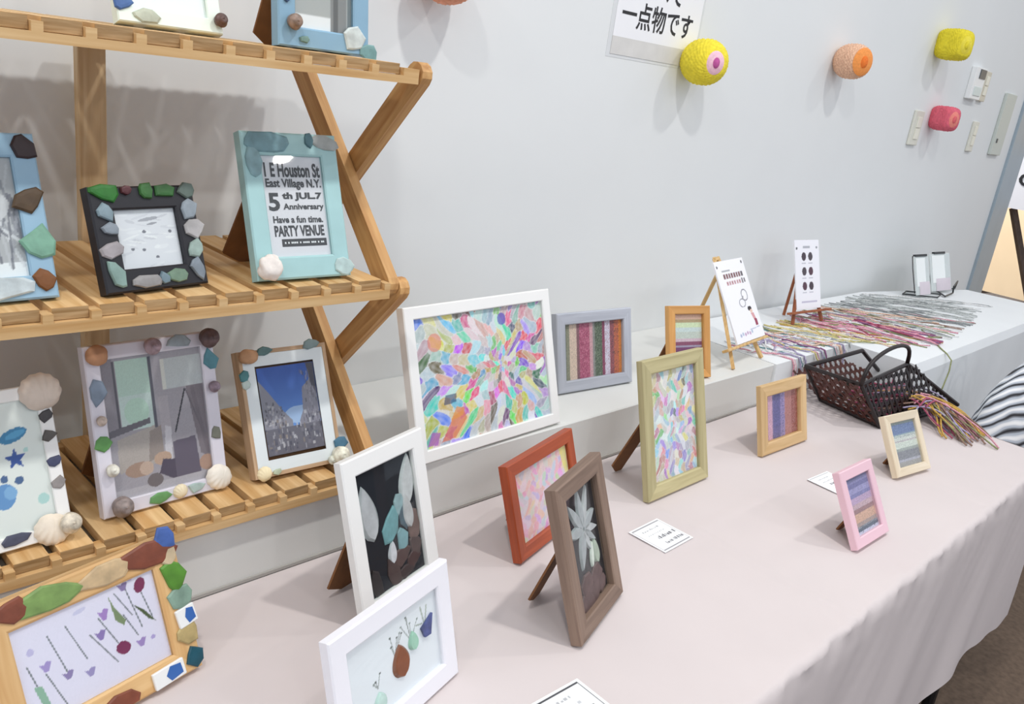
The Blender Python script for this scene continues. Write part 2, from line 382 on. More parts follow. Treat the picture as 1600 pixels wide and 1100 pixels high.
# ------------------------------------------------------------------ front table and its pink cloth
tb = empty('folding_table', (.9, .585, 0)); tag(tb, 'long folding table with black steel legs under the pale pink cloth', 'table')
MB().box((-1.3, -.262, .705), (1.215, .25, .732)).build('tabletop', M('table_board', '#8d7a66', .6), tb)
BLK = M('black_steel', '#16171b', .4)
for lx, ly in ((1.19, -.205), (1.19, .2), (-1.1, -.205), (-1.1, .2)):
    MB().tube([(lx, ly, .705), (lx, ly, .012)], .014, 10).tube([(lx, ly, .012), (lx, ly, 0)], .017, 10).build('leg', BLK, tb, smooth=False)
def noise2(x, y, s=0):
    return (math.sin(x*7.1+s)+math.sin(y*9.3+1.7*s+x*2.2)+math.sin((x+y)*4.7+2.1*s)+math.sin((x-y)*13.1+s*.7))/4
PINK = M('pink_cloth', '#d4cac8', .9, .018, 7, .06)
def cloth_front():
    mb = MB(); X0, X1, YB, YF = -.45, 2.14, .8385, .312
    xs = [X0+(X1-X0)*i/300 for i in range(301)]
    crease = lambda x, y: .0030*math.exp(-((x-1.115-.04*(y-.45))/.007)**2)*(y < .66)+.0010*math.exp(-((x-1.72)/.008)**2)+.0012*math.exp(-((y-.585-.03*(x-1.1))/.007)**2)*(x > .95)*(x < 1.32)
    hem = lambda x: .385-.035*max(0, (x-1.55)/.6)**1.5-.012*noise2(x*3, 0, 3) - .03*max(0,(x-1.95)/.2)
    rows = []
    for j in range(61):      # top
        y = YB+(YF+.012-YB)*j/60
        rows.append([(x, y, T+.0004*noise2(x*2, y*3, 1)-.0010+crease(x, y)+(.0016*noise2(x*11, y*8, 2)*max(0, (.40-y)/.08) if y < .40 else 0)) for x in xs])
    for a in (30, 60, 88):   # rolled edge
        rows.append([(x, YF+.012-.012*math.sin(rad(a))+.0032*noise2(x*8, a*.03, 5)+.0018*noise2(x*23, a*.05, 9), T-.012*(1-math.cos(rad(a)))) for x in xs])
    for j in range(1, 19):   # hanging front with soft folds
        q = j/18
        r = []
        for x in xs:
            z = T-.012+(hem(x)-(T-.012))*q
            f = .5*math.sin(x*15+2*math.sin(x*3.1)+q*3.4)+.3*math.sin(x*31+q*6)+.25*math.sin(x*7.+q)
            am = .013*(1-.65*max(0, min(1, (x-1.5)/.4)))
            r.append((x+.024*q*max(0, (x-2.06)/.08), YF-.002-am*q**.8*(f+.75)-.012*q+.0016*noise2(x*14, q*6+x*8, 3)*(1-q), z))
        rows.append(r)
    n = len(xs); vs = [p for r in rows for p in r]
    fs = [(j*n+i, j*n+i+1, (j+1)*n+i+1, (j+1)*n+i) for j in range(len(rows)-1) for i in range(n-1)]
    mb.add(vs, fs)
    # end flap over the right-hand end
    ys = [YF+.006+(YB-YF-.006)*i/30 for i in range(31)]; rows = []
    for k, a in enumerate((0, 30, 60, 88)):
        rows.append([(X1+.012*math.sin(rad(a)), max(y, YF), T-.0004-.012*(1-math.cos(rad(a)))) for y in ys])
    for j in range(1, 15):
        q = j/14; rows.append([(X1+.012+.004*q*(1+math.sin(y*31+q)), y, T-.012-(.40-.06*(y-YF))*q) for y in ys])
    n = len(ys); vs = [p for r in rows for p in r]
    fs = [(j*n+i, j*n+i+1, (j+1)*n+i+1, (j+1)*n+i) for j in range(len(rows)-1) for i in range(n-1)]
    mb.add(vs, fs)
    o = mb.build('tablecloth', PINK, smooth=True)
    return tag(o, 'pale pink tablecloth covering the long front table and hanging over its edge', 'tablecloth')
cloth_front()

# ------------------------------------------------------------------ higher table with the white cloth on the right
tb2 = empty('side_table', (2.65, .9, 0)); tag(tb2, 'side table hidden under the white cloth with the cords', 'table')
MB().box((-.43, -.215, .795), (.87, .05, .826)).box((-.82, -.04, .795), (-.43, .22, .826)).build('tabletop', M('table_board', '#8d7a66'), tb2)
for lx, ly in ((-.4, -.19), (-.4, .18), (.84, -.19), (.84, .02)): MB().box((lx-.018, ly-.018, 0), (lx+.018, ly+.018, .795)).build('leg', BLK, tb2)
WCL = M('white_cloth', '#e6e9ea', .9, .015, 7, .06)
def cloth_side():
    mb = MB(); poly = [(1.803, .8385), (2.195, .8385), (2.195, .667), (3.545, .667), (3.56, .78), (3.53, .97), (2.93, 1.125), (1.803, 1.147)]; NP = len(poly)
    mb.add([(x, y, G) for x, y in poly], [(0, 1, 5, 6, 7), (1, 2, 3, 4, 5)])
    ring = []
    for i in range(NP):
        a, b = poly[i], poly[(i+1) % NP]
        nseg = max(1, int(math.hypot(b[0]-a[0], b[1]-a[1])/.02))
        for k in range(nseg): ring.append((a[0]+(b[0]-a[0])*k/nseg, a[1]+(b[1]-a[1])*k/nseg))
    cx, cy = 2.6, .9; n = len(ring); rows = [[(x, y, G) for x, y in ring]]
    for q in (.04, .12, .3, .5, .75, 1.):
        r = []
        for x, y in ring:
            low = .742 if x < 2.196 else .26
            front = y < .68
            out = (.010*(q > .02)+.014*q*(.5+.5*math.sin(x*17+1.3*math.sin(x*5)+q*1.2)+.25*math.sin(x*39)))
            yy = y-(out if front else .004*q if y < .85 else 0); xx = x+(out if x > 3.5 else 0)
            r.append((xx, yy, G-(G-low)*q-(.001 if q < .1 else 0)))
        rows.append(r)
    vs = [p for r in rows for p in r]
    fs = [(j*n+i, j*n+(i+1) % n, (j+1)*n+(i+1) % n, (j+1)*n+i) for j in range(len(rows)-1) for i in range(n)]
    mb.add(vs, fs)
    return tag(mb.build('tablecloth', WCL), 'white tablecloth on the higher table with the cords, hanging down in front', 'tablecloth')
cloth_side()

# ------------------------------------------------------------------ wooden folding shelf
sh = empty('folding_shelf', (.32, .975, G)); tag(sh, 'three-tier slatted pine folding shelf holding decorated frames', 'shelf')
PIN = dict(col='#e3c08c', col2='#c99c62')
WX, WYg, WZ = wood('pine_along_x', axis='x', **PIN), wood('pine_along_y', axis='y', **PIN), wood('pine_along_z', axis='z', **PIN)
ox, oy, oz = .32, .975, G
SX0, SX1 = -.035, .656; tops = (.858, 1.122, 1.381)
slat_me = None
for zt in tops:
    for nm, ya, yb, hgt in (('front_rail', .829, .845, .024), ('back_rail', 1.084, 1.100, .024)):
        mb = MB(); zb = zt-(hgt if zt < 1.3 else .021); SX1 = .670 if (zt > 1.3 and ya < .9) else .656
        mb.box((SX0-ox, ya-oy, zb-oz), (SX1-ox, yb-oy, zt-.0125-oz))
        for k in range(-7, 10):
            tx = .2575+.0437*k; hw = .0048
            if k == 9: a, b = .6474, SX1
            else: a, b = max(tx-hw, SX0), tx+hw
            if a < SX0-.001 or b > SX1+.001: continue
            mb.box((a-ox, ya-oy, zt-.0125-oz), (b-ox, yb-oy, zt-.004-oz))
        mb.build(nm, WX, sh)
    for k in range(-6, 9):
        xc = .2575+.0437*(k+.5)
        if slat_me is None:
            o = MB().box((-.0168, -.1385, -.012), (.0168, .1245, 0)).box((-.0165, -.1391, -.0117), (.0165, -.1385, -.0003), mi=1).build('slat', [WYg, wood('pine_end_grain', '#b99a70', '#957448', 'x', 40)], sh, bevel=.0); slat_me = o.data
        else:
            o = bpy.data.objects.new('slat', slat_me); COL.objects.link(o); o.parent = sh
        o.location = (xc-ox, .9745-oy, zt-oz)
def slanted(name, p, q, x0, x1, wdt, mat):
    """flat bar in a plane of constant x, from p to q (y,z), rounded ends"""
    p, q = Vector((p[0], p[1])), Vector((q[0], q[1])); d = (q-p).normalized(); nn = Vector((-d.y, d.x))
    pts = []
    for k in range(7):
        a = math.pi*(k/6); pts.append(q+(nn*math.cos(a)+d*math.sin(a))*wdt/2)
    for k in range(7):
        a = math.pi*(k/6); pts.append(p+(-nn*math.cos(a)-d*math.sin(a))*wdt/2)
    L_ = (q-p).length; ang = math.atan2(d.x, d.y)
    # build along local z so the grain follows the bar
    loc = []
    for w_ in pts:
        r = w_-p; loc.append((0, r.x*math.cos(ang)-r.y*math.sin(ang), r.x*math.sin(ang)+r.y*math.cos(ang)))
    o = MB().prism(loc, (x1-x0, 0, 0)).build(name, mat, sh)
    o.location = (x0-ox, p.x-oy, p.y-oz); o.rotation_euler = (-ang, 0, 0)
    return o
LEGW = wood('pine_leg', col='#d8ab70', col2='#b58149', axis='z')
for x0, x1 in ((.6740, .6890), (-.068, -.053)):
    for a, b in (((.842, 1.371), (1.080, 1.112)), ((.845, 1.105), (1.080, .853))):
        slanted('cross_leg', a, b, x0, x1, .030, LEGW)
    off = .0165 if x0 > 0 else -.0165
    for a, b in (((1.083, 1.366), (.848, 1.112)), ((1.083, 1.106), (.850, .850))):
        slanted('cross_leg', a, b, x0-off, x1-off, .030, LEGW)
MB().box((.384-ox, 1.1015-oy, .8335-oz), (.416-ox, 1.116-oy, 1.376-oz)).build('back_post', wood('pine_post', '#e2c9a2', '#d0b083', 'z'), sh, bevel=.001)

# ================================================================== FRAMES ON THE FRONT TABLE
def two(name, a, b, rough=.6): return (wood(name+'_x', a, b, 'x', rough=rough), wood(name+'_z', a, b, 'z', rough=rough))
def flat2(name, col, **k): m = M(name, col, **k); return (m, m)
WHITEP = flat2('white_lacquer', '#f1f1ee', rough=.35)
WHITEC = flat2('cool_white_lacquer', '#f2f1f6', rough=.35)
NAVY = M('navy_card', '#141722', .85, .1, 40)

# big white frame with the mosaic, on the ledge
picture_frame('picture_frame', 'large white frame with bright coloured mosaic drawing, standing on the ledge', .9021, .8373+.003, G, 1.9, 17.9, .3165, .228, .015, .0185, WHITEP,
              art=mosaic(200, 150, 5, k=13.5, asp=.72, sat=(.2, .72), val=(.74, 1.), gam=.62, white=.25, dark=.06, centre=(.62, .52)).poly([(.12, .02), (.22, .20), (.30, .24), (.32, .16), (.22, .03)], '#ee7f5e', .8).poly([(.20, .17), (.25, .27), (.31, .25), (.29, .19)], '#f2a04e', .8).ell(.66, .90, .035, .05, '#5a48c0', 0, .8).ell(.14, .80, .05, .07, '#ee8a76', 0, .7).poly([(.02, .02), (.06, .12), (.12, .10), (.09, .01)], '#b45ac0', .8).poly([(.16, .30), (.25, .31), (.26, .38), (.18, .38)], '#3c4a78', .75), rec=.006, leg_reach=.05)
# grey striped frame
A = bands(110, 70, [(.05, '#5b6a5d'), (.11, '#8d8a76'), (.22, '#d9bfae'), (.27, '#8a5f66'), (.44, '#a8506e'), (.5, '#cf9fa6'), (.53, '#8f8c8a'), (.66, '#56604f'), (.71, '#8c4660'), (.8, '#d6cadb'), (.87, '#99545b'), (.95, '#c4694d'), (1., '#d9823c')], True, 2, .22,
          [(.27, .45, '#d889a0', .25), (.53, .66, '#8f9a84', .25), (.66, .82, '#a44a62', .12), (.8, .96, '#3f3a3a', .18)])
picture_frame('picture_frame', 'silver grey frame with vertical woven stripes, right of the large mosaic', 1.2567, .9279, G, -6, 14.9, .1993, .1489, .015, .0215, two('grey_wood', '#b9bdc6', '#a7abb5'), art=A, rec=.008, leg_reach=.04)
# orange wood frame
A = bands(70, 90, [(.10, '#e2b9a4'), (.15, '#b9a07c'), (.24, '#dbe6c0'), (.32, '#d3dedd'), (.44, '#ccd2c9'), (.5, '#d8bcc8'), (.56, '#8f4f6b'), (.60, '#a99bb3'), (.70, '#7a3f6c'), (.75, '#c6b3c2'), (.85, '#7d5080'), (1., '#b089a2')], False, 4, .14)
picture_frame('picture_frame', 'honey coloured wooden frame with purple and cream woven bands, beside the easel', 1.4982, .8728, G, -17.4, 18.7, .1102, .1506, .013, .0175, two('honey_wood', '#e0aa66', '#cf9450'), art=A, rec=.008, leg_reach=.03, leg_x=-.02)
# olive frame with mosaic
picture_frame('picture_frame', 'olive green wooden frame with a fine pastel mosaic, portrait format', 1.213, .6818, T, .3, 16., .1829, .2372, .0127, .0245, two('olive_wood', '#c3b98c', '#aea377'),
              art=mosaic(110, 150, 9, k=11, asp=1.25, sat=(.1, .5), val=(.76, 1.), gam=.8, white=.42, dark=.04, centre=(.5, .5)), rec=.007, leg_reach=.057, leg_x=-.045)
# red-brown frame
A = mosaic(100, 70, 14, k=12, asp=.75, sat=(.2, .5), val=(.9, 1.), gam=.8, white=.3, dark=0.)
gg = A.u; A.c = A.c*.55+.45*np.array(lin('#f3b4cf'))
A.c[(A.v > .62+.3*A.u) | (A.u+A.v > 1.75)] *= np.array([.98, 1.0, .86])
A.poly([(.86, 1.), (1., 1.), (1., .4), (.95, .45)], '#f0e66a', .7)
picture_frame('picture_frame', 'reddish brown frame with soft pink pastel drawing, behind the dark brown frame', .8987, .6923, T, 13.8, 18.9, .196, .1407, .014, .019, two('redbrown_wood', '#b4532c', '#9a4222', .45), art=A, rec=.006, leg_reach=.035)

# dark brown frame: sea glass flower
bw, bh = .1441, .1991
f = picture_frame('picture_frame', 'dark brown wooden frame with a pale sea glass flower on navy', .8047, .5197, T, 17.9, 19.7, bw, bh, .0158, .0225, two('walnut', '#8f7868', '#776153'), rec=.011, leg_reach=.037, leg_x=-.018, leg_w=.05, glass=True, backing=False)
def navy_back(root, X0, X1, Z0, Z1, y): return MB().box((X0, y, Z0), (X1, y+.002, Z1)).build('navy_backing', NAVY, root)
navy_back(f, -bw/2+.0225, bw/2-.0225, .0225, bh-.0225, .0115)
def petal(root, x, z, L_, wd, ang, col, y=.0115, th=.003):
    a = rad(ang); mb = MB(); n = 10; out = []
    for i in range(n+1):
        t = i/n; out.append((t*L_, wd*math.sin(math.pi*t**.75)**.8*.5))
    P = out+[(p, -q) for p, q in out[::-1][1:-1]]
    rot2 = lambda p: (x+p[0]*math.cos(a)-p[1]*math.sin(a), z+p[0]*math.sin(a)+p[1]*math.cos(a))
    base = [rot2(p) for p in P]; top = [rot2((p[0]*.9+.05*L_, p[1]*.7)) for p in P]; k = len(P)
    vs = [(p[0], y, p[1]) for p in base]+[(p[0], y-th, p[1]) for p in top]
    mb.add(vs, [tuple(range(k)), tuple(range(k, 2*k))]+[(i, (i+1) % k, k+(i+1) % k, k+i) for i in range(k)])
    return mb.build('sea_glass', M('frosted_glass_'+col.strip('#'), col, .4, .12, 90, .2, trans=.15), root)
cx, cz = .002, bh*.60
for a, L_, wd in ((92, .055, .018), (128, .058, .017), (172, .044, .017), (62, .058, .013), (20, .042, .017), (-14, .042, .013), (-112, .052, .02), (-70, .035, .013), (-40, .04, .012)):
    petal(f, cx, cz, L_, wd, a, '#c3c8c8' if a % 4 else '#aeb5b6')
petal(f, .009, .065, .034, .009, 75, '#dfe8dc', .0105); petal(f, .03, .062, .036, .02, 95, '#b4c2b0')
for px, pz, ra in ((-.012, .05, .017), (.018, .052, .016), (-.026, .032, .015), (.008, .034, .017), (.03, .036, .012), (-.008, .028, .012)):
    sea_glass(f, px, pz, ra*1.0, ra*.85, '#6f5a58', .0112, th=.005, seed=3)

# tall white frame: dark sea glass picture
ww, wh = .1545, .204
f = picture_frame('picture_frame', 'tall white frame with sea glass shapes on a navy background', .6195, .694, T, 14, 16.6, ww, wh, .011, .0225, WHITEP, rec=.0075, leg_reach=.032, leg_x=-.036, leg_w=.055, leg_top=.6, backing=False)
navy_back(f, -ww/2+.0225, ww/2-.0225, .0225, wh-.0225, .008)
petal(f, -.033, .09, .075, .034, 97, '#b9bec0', .008); petal(f, .034, .11, .07, .03, 78, '#c6cccb', .008); petal(f, .036, .082, .05, .022, 95, '#bcc0bf', .007)
petal(f, -.006, .05, .03, .016, 82, '#d2d6da', .008)
for px, pz, rx, rz, c, ro in ((.0, .100, .012, .019, '#7fb3b8', -.5), (.02, .120, .009, .014, '#a3c0c4', 0), (.018, .076, .009, .017, '#8db9c0', .1), (.026, .104, .01, .018, '#5d7480', .2),
                            (.043, .084, .013, .02, '#7d6660', 0), (.043, .056, .012, .014, '#5d4c4a', 0), (.012, .053, .015, .012, '#5f4744', .2), (.034, .042, .013, .011, '#4f3432', 0), (-.006, .038, .012, .018, '#54413f', .3), (-.04, .04, .011, .02, '#2c2526', 0), (.016, .031, .016, .007, '#3c2a2a', 0)):
    sea_glass(f, px, pz, rx, rz, c, .0082, ro, .004, 11)

# low white frame: vases
vw, vh = .1915, .1368
A = Art(150, 100, '#f4f5fa'); TW = '#9fa3a2'
def twigs(u, v, seed, n=6, L_=.13, col=TW):
    g = random.Random(seed)
    for i in range(n):
        a = rad(90+g.uniform(-38, 38)); l = L_*g.uniform(.7, 1.35); e = (u+math.cos(a)*l*.75, v+math.sin(a)*l*1.25)
        A.line((u, v), e, .004, col, .7); A.ell(e[0], e[1], .011, .014, '#5f6462' if g.random() < .5 else '#9aa19d')
twigs(.50, .52, 1, 5, .17); twigs(.69, .56, 5, 5, .2); twigs(.29, .32, 8, 3, .1)
A.line((.86, .6), (.83, .86), .008, '#b9bfb4', .7); A.line((.86, .6), (.9, .84), .008, '#b9bfb4', .7); A.line((.83, .66), (.76, .69), .006, '#a8aea4', .7)
f = picture_frame('picture_frame', 'low white frame with little glass vases holding drawn twigs', .4926, .5293, T, 14.4, 14.4, vw, vh, .011, .023, WHITEC, art=A, rec=.006, leg_reach=.035)
iw, ih = vw-.046, vh-.046
def at(u, v): return (-iw/2+u*iw, .023+v*ih)
petal(f, at(.56, .22)[0], at(.56, .22)[1], .038, .029, 93, '#8a4a22', .0064); petal(f, at(.71, .43)[0], at(.71, .43)[1], .022, .017, 92, '#a8d8bf', .0064)
MB().prism([(at(.80, .62)[0], .0064, at(.8, .62)[1]), (at(.94, .72)[0], .0064, at(.94, .72)[1]), (at(.9, .48)[0], .0064, at(.9, .48)[1]), (at(.83, .49)[0], .0064, at(.83, .49)[1])], (0, -.003, 0)).build('pottery_shard', M('blue_shard', '#4a5488', .4, .4, 120), f)
petal(f, at(.30, .06)[0], at(.3, .06)[1], .02, .02, 93, '#c9e6dc', .0064)

# small beige frame with vertical stripes
A = bands(80, 60, [(.07, '#7c4448'), (.12, '#b07f8a'), (.24, '#dba9bf'), (.27, '#8f7aa0'), (.48, '#6f659c'), (.62, '#a18cbc'), (.82, '#b97872'), (1., '#9a4f47')], True, 8, .25, [(.25, .6, '#4b4672', .2), (.6, 1., '#c98a86', .25)])
picture_frame('picture_frame', 'small beige wooden frame with purple and red woven stripes', 1.5766, .6721, T, -2, 15.6, .1773, .1391, .0115, .0235, two('beige_wood', '#dcbb8b', '#caa671'), art=A, rec=.009, leg_reach=.045, leg_x=.03)
# pink frame
A = bands(60, 90, [(.05, '#6d6690'), (.12, '#8f88b4'), (.2, '#7d76a6'), (.29, '#a39ac6'), (.36, '#8a84b4'), (.47, '#c6a6c6'), (.56, '#cfadb6'), (.64, '#a87f82'), (.80, '#dcae98'), (.86, '#b49a94'), (.90, '#9b9aa4'), (.95, '#6f7484'), (1., '#cfcbe0')], False, 12, .24, [(.86, .97, '#39404f', .3)])
picture_frame('picture_frame', 'small pink frame with lilac and peach woven bands, near the table edge', 1.3508, .3932, T, -1.5, 29.7, .1164, .1249, .0128, .0165, flat2('pink_lacquer', '#eec6d0', rough=.4), art=A, rec=.006, leg_top=.42, leg_reach=.018, leg_w=.035, leg_x=-.008)
# cream frame
A = bands(70, 80, [(.06, '#9aa2a0'), (.28, '#7d8bb0'), (.31, '#9fb0b4'), (.42, '#d8d8d2'), (.46, '#c9bfc0'), (.60, '#d9dcd2'), (.66, '#a9aca8'), (.84, '#97959a'), (.9, '#b7b3bf'), (1., '#a9a3a2')], False, 17, .24, [(.08, .26, '#4d6090', .2), (.31, .36, '#7d8f95', .4), (.66, .84, '#7b7684', .3)])
picture_frame('picture_frame', 'small cream frame with blue and white woven bands, in front of the basket', 1.7105, .4615, T, -9.3, 30.3, .1228, .121, .0133, .0165, two('cream_wood', '#eadcc4', '#dccbae'), art=A, rec=.006, leg_top=.42, leg_reach=.018, leg_w=.035, leg_x=-.01)

# ================================================================== FRAMES ON THE SHELF
ZL, ZM, ZT = tops
# flower frame in front of the shelf, on the table
A = Art(170, 110, '#e6e0f2')
g = np.random.default_rng(3)
def stem(p, q, col='#7b7f86'): A.line(p, q, .0045, col, .62)
for p, q in (((.22, .80), (.30, .30)), ((.34, .82), (.43, .40)), ((.48, .62), (.62, .22)), ((.56, .74), (.68, .30)), ((.70, .92), (.79, .62)), ((.78, .95), (.84, .45)), ((.88, .88), (.93, .50)), ((.06, .6), (.14, .05)), ((.16, .45), (.25, .02)), ((.73, .66), (.80, .38))): stem(p, q)
for c_, ru, rv, col, ro in (((.89, .89), .035, .065, '#7c2a52', -.2), ((.68, .33), .042, .06, '#7f3058', .2), ((.60, .76), .03, .05, '#a784c4', .3), ((.55, .57), .03, .045, '#8f79b4', .2), ((.77, .95), .03, .04, '#8a76a4', 0), ((.29, .34), .03, .04, '#8f7fae', .2),
                        ((.43, .26), .03, .04, '#9c90c0', 0), ((.81, .30), .03, .04, '#a38ac2', .3), ((.90, .29), .015, .02, '#b3a4d6', 0), ((.17, .52), .03, .045, '#a794cc', .2), ((.45, .9), .04, .02, '#cfcbe6', .3), ((.10, .72), .02, .03, '#c4bce0', 0), ((.83, 1.0), .02, .02, '#c0b4dc', 0)):
    if ru >= .028 and col[1] in '89a': A.poly([(c_[0]-.013, c_[1]-rv*1.2), (c_[0]-ru*1.35, c_[1]+rv*.9), (c_[0]-ru*.3, c_[1]+rv*.5), (c_[0]+ru*.3, c_[1]+rv*1.1), (c_[0]+ru*1.3, c_[1]+rv*.7), (c_[0]+.013, c_[1]-rv*1.2)], col)
    else: A.ell(c_[0], c_[1], ru*1.2, rv*1.2, col, ro)
A.poly([(.655, .93), (.68, .78), (.74, .60), (.72, .55), (.67, .64)], '#7f8f6a'); A.poly([(.81, .72), (.88, .62), (.95, .44), (.90, .5)], '#4d5b3c'); A.poly([(.07, .38), (.12, .36), (.15, .12), (.10, .16)], '#8fb59e')
A.speck(np.ones(A.u.shape, bool), .02, g)
fw_, fh_ = .20, .1491
f = picture_frame('picture_frame', 'pale wooden frame of pressed purple flowers edged with sea glass, in front of the shelf', .2663, .7009, T, 11.5, 22, fw_, fh_, .014, .026, two('pale_pine', '#e3bd86', '#cfa066'), art=A, rec=.004, leg_reach=.05, bars=(.026, .029, .026, .029))
for fx, fz, rx, rz, c, ro in ((.84, .915, .027, .0125, '#8a4a34', -.1), (.60, .915, .026, .0115, '#d9bd92', .05), (.33, .915, .028, .0115, '#86a85e', .0), (.16, .92, .013, .010, '#8a4a34', 0),
                            (.955, .975, .0105, .0125, '#4a6cb4', .2), (.955, .86, .009, .010, '#d9c4a0', 0), (.955, .71, .0125, .018, '#5f9a34', .05), (.968, .54, .0125, .0125, '#8fae9c', .2), (.95, .28, .0115, .013, '#c9b47c', 0), (.965, .10, .010, .010, '#17586a', .1),
                            (.30, .06, .02, .009, '#7da3c8', 0), (.55, .06, .02, .008, '#8a4a34', 0)):
    px, pz = fr(fw_, fh_, fx, fz); sea_glass(f, px, pz, rx, rz, c, 0, ro, .005, 21)
def tile(root, fx, fz, w_, h_, W, H, ro=0.):
    px, pz = fr(W, H, fx, fz); c, s = math.cos(ro), math.sin(ro)
    q = [(px+a*w_*c-b*h_*s, 0, pz+a*w_*s+b*h_*c) for a, b in ((-.5, -.5), (.5, -.5), (.5, .5), (-.5, .5))]
    o = MB().prism(q, (0, -.004, 0)).build('pottery_tile', M('white_glaze', '#eef0ee', .25), root, bevel=.0008)
    q = [(px+(a*w_)*c-b*h_*s, -.0041, pz+a*w_*s+b*h_*c) for a, b in ((.0, -.4), (.4, -.3), (.38, .3), (.05, .42), (-.12, 0))]
    MB().prism(q, (0, -.0003, 0)).build('blue_glaze_mark', M('blue_glaze', '#3f6bb0', .25), o)
tile(f, .965, .40, .022, .020, fw_, fh_, .1); tile(f, .80, .075, .036, .018, fw_, fh_, .05)

# lower tier: white frame with blue sea creatures
dw, dh = .15, .1633
A = Art(110, 120, '#eef0ec')
for c_, r, col in (((.63, .86), .045, '#bcd9dc'), ((.5, .46), .055, '#c6e0e2'), ((.93, .22), .045, '#b9dcd8'), ((.45, .72), .02, '#a9c6d0'), ((.86, .62), .02, '#bfe0dc'), ((.2, .8), .05, '#c6dfe3')): A.ell(c_[0], c_[1], r, r*.95, col)
A.ell(.78, .745, .115, .05, '#3f86b4', .25); A.poly([(.70, .73), (.58, .68), (.62, .72), (.56, .73)], '#4a7fa8'); A.ell(.8, .75, .08, .025, '#5aa5d2', .25)
A.poly([(.77+.09*math.cos(rad(90+36*i))*(1 if i % 2 == 0 else .42), .565+.085*math.sin(rad(90+36*i))*(1 if i % 2 == 0 else .42)) for i in range(10)], '#3a5aa6')
for du, dv, ru, rv, col, ro in ((0, 0, .085, .10, '#6a9ad0', -.4), (.13, .10, .035, .03, '#4f6a96', .3), (-.07, .12, .035, .03, '#55729c', .3), (-.10, -.12, .03, .03, '#4a6288', .3), (.05, .02, .05, .05, '#86b4e0', 0), (-.08, 0, .04, .05, '#5f8cc4', 0), (.02, .13, .03, .03, '#4f6a96', 0)):
    A.ell(.64+du, .30+dv, ru, rv, col, ro)
f = picture_frame('picture_frame', 'white frame with blue glass fish, starfish and turtle, on the bottom tier at left', .2097, .8539, ZL, 3.1, 20.7, dw, dh, .014, .014, WHITEP, art=A, rec=.003, leg_reach=.05)
px, pz = fr(dw, dh, .94, .95); scallop(f, px, pz, .021, '#d9cbbd', 0, .1, .5)
px, pz = fr(dw, dh, .86, .06); scallop(f, px, pz, .018, '#ece0cd', 0, 2.9, .5); px, pz = fr(dw, dh, .97, .08); turban(f, px, pz, .011, '#ddd3bf')
for fx, fz, c in ((.945, .79, '#4c4a4c'), (.945, .66, '#66625e'), (.952, .49, '#4a5070'), (.952, .35, '#a09a98'), (.62, .06, '#565a70')):
    px, pz = fr(dw, dh, fx, fz); sea_glass(f, px, pz, .0075 if fz > .1 else .013, .0058, c, 0, .2, .004, 8)

# lower tier: silver-white frame with the room photograph
ew, eh = .1498, .1926
A = Art(130, 160, '#a49ca4'); g = np.random.default_rng(7)
A.rect(0, 0, 1, 1, '#a8a0a8'); A.rect(.0, .48, .12, 1, '#8f8790'); A.rect(.115, .46, .135, .98, '#5d5862'); A.rect(.14, .47, .47, .98, '#c9d8d4'); A.rect(.14, .72, .47, .98, '#bcd3c8'); A.ell(.3, .6, .12, .1, '#bdd8c8'); A.rect(.46, .46, .49, .98, '#5d5a66')
A.rect(.6, .72, 1., .95, '#c4c6c8'); A.rect(.58, .72, .62, .95, '#d9d6d0'); A.poly([(0, .44), (.42, .50), (.42, .54), (0, .49)], '#6d6770'); A.rect(.52, .4, .62, .68, '#b3a9b0')
A.poly([(.82, .72), (1, .72), (1, .15), (.9, .2)], '#80757c'); A.line((.80, .70), (.66, .40), .008, '#2f2b34', 1.25); A.line((.81, .70), (.95, .35), .008, '#6e646c', 1.25); A.line((.88, .7), (.98, .2), .02, '#756a72', 1.25)
A.poly([(.07, .18), (.08, .42), (.46, .48), (.48, .2)], '#b5a9a4'); A.poly([(.36, .22), (.40, .44), (.52, .47), (.52, .25)], '#9b8d88'); A.poly([(.52, .2), (.56, .46), (.62, .44), (.6, .2)], '#cfc8cf')
A.ell(.26, .18, .14, .055, '#a88a7a'); A.ell(.33, .18, .07, .05, '#c6aa9a'); A.ell(.50, .225, .09, .05, '#c0a08c')
A.poly([(.62, .03), (.62, .33), (.86, .34), (.88, .05)], '#675c6c'); A.poly([(.45, .12), (.62, .04), (.62, .2), (.5, .22)], '#54495a'); A.ell(.95, .12, .08, .06, '#b5907e'); A.rect(0, 0, 1, .06, '#b8b0b6'); A.ell(.4, .08, .08, .05, '#75696a')
A.speck(np.ones(A.u.shape, bool), .06, g)
f = picture_frame('picture_frame', 'silvery white frame with shells around a photograph of a living room', .395, .872, ZL, 2., 15.4, ew, eh, .014, .0165, flat2('silver_paint', '#dcd9e2', rough=.3, var=.06, scale=20), art=A, rec=.004, leg_reach=.055, leg_x=-.04)
def on(fx, fz): return fr(ew, eh, fx, fz)
lump(f, *[on(.08, .95)[0], -.006, on(.08, .95)[1]], .0125, '#b98a68', 2, .15, 'pebble', (1, .7, .95))
for fx, fz, rx, rz, c in ((.065, .74, .008, .015, '#8fa0b4'), (.06, .435, .0085, .009, '#6fae62'), (.43, .045, .011, .0075, '#74ad6a'), (.72, .05, .01, .0065, '#bcd2cc'), (.955, .82, .009, .013, '#5f9aa8'), (.72, .965, .013, .007, '#b4c2c8'), (.945, .36, .006, .008, '#7d7f72')):
    px, pz = on(fx, fz); sea_glass(f, px, pz, rx, rz, c, 0, 0, .004, 31)
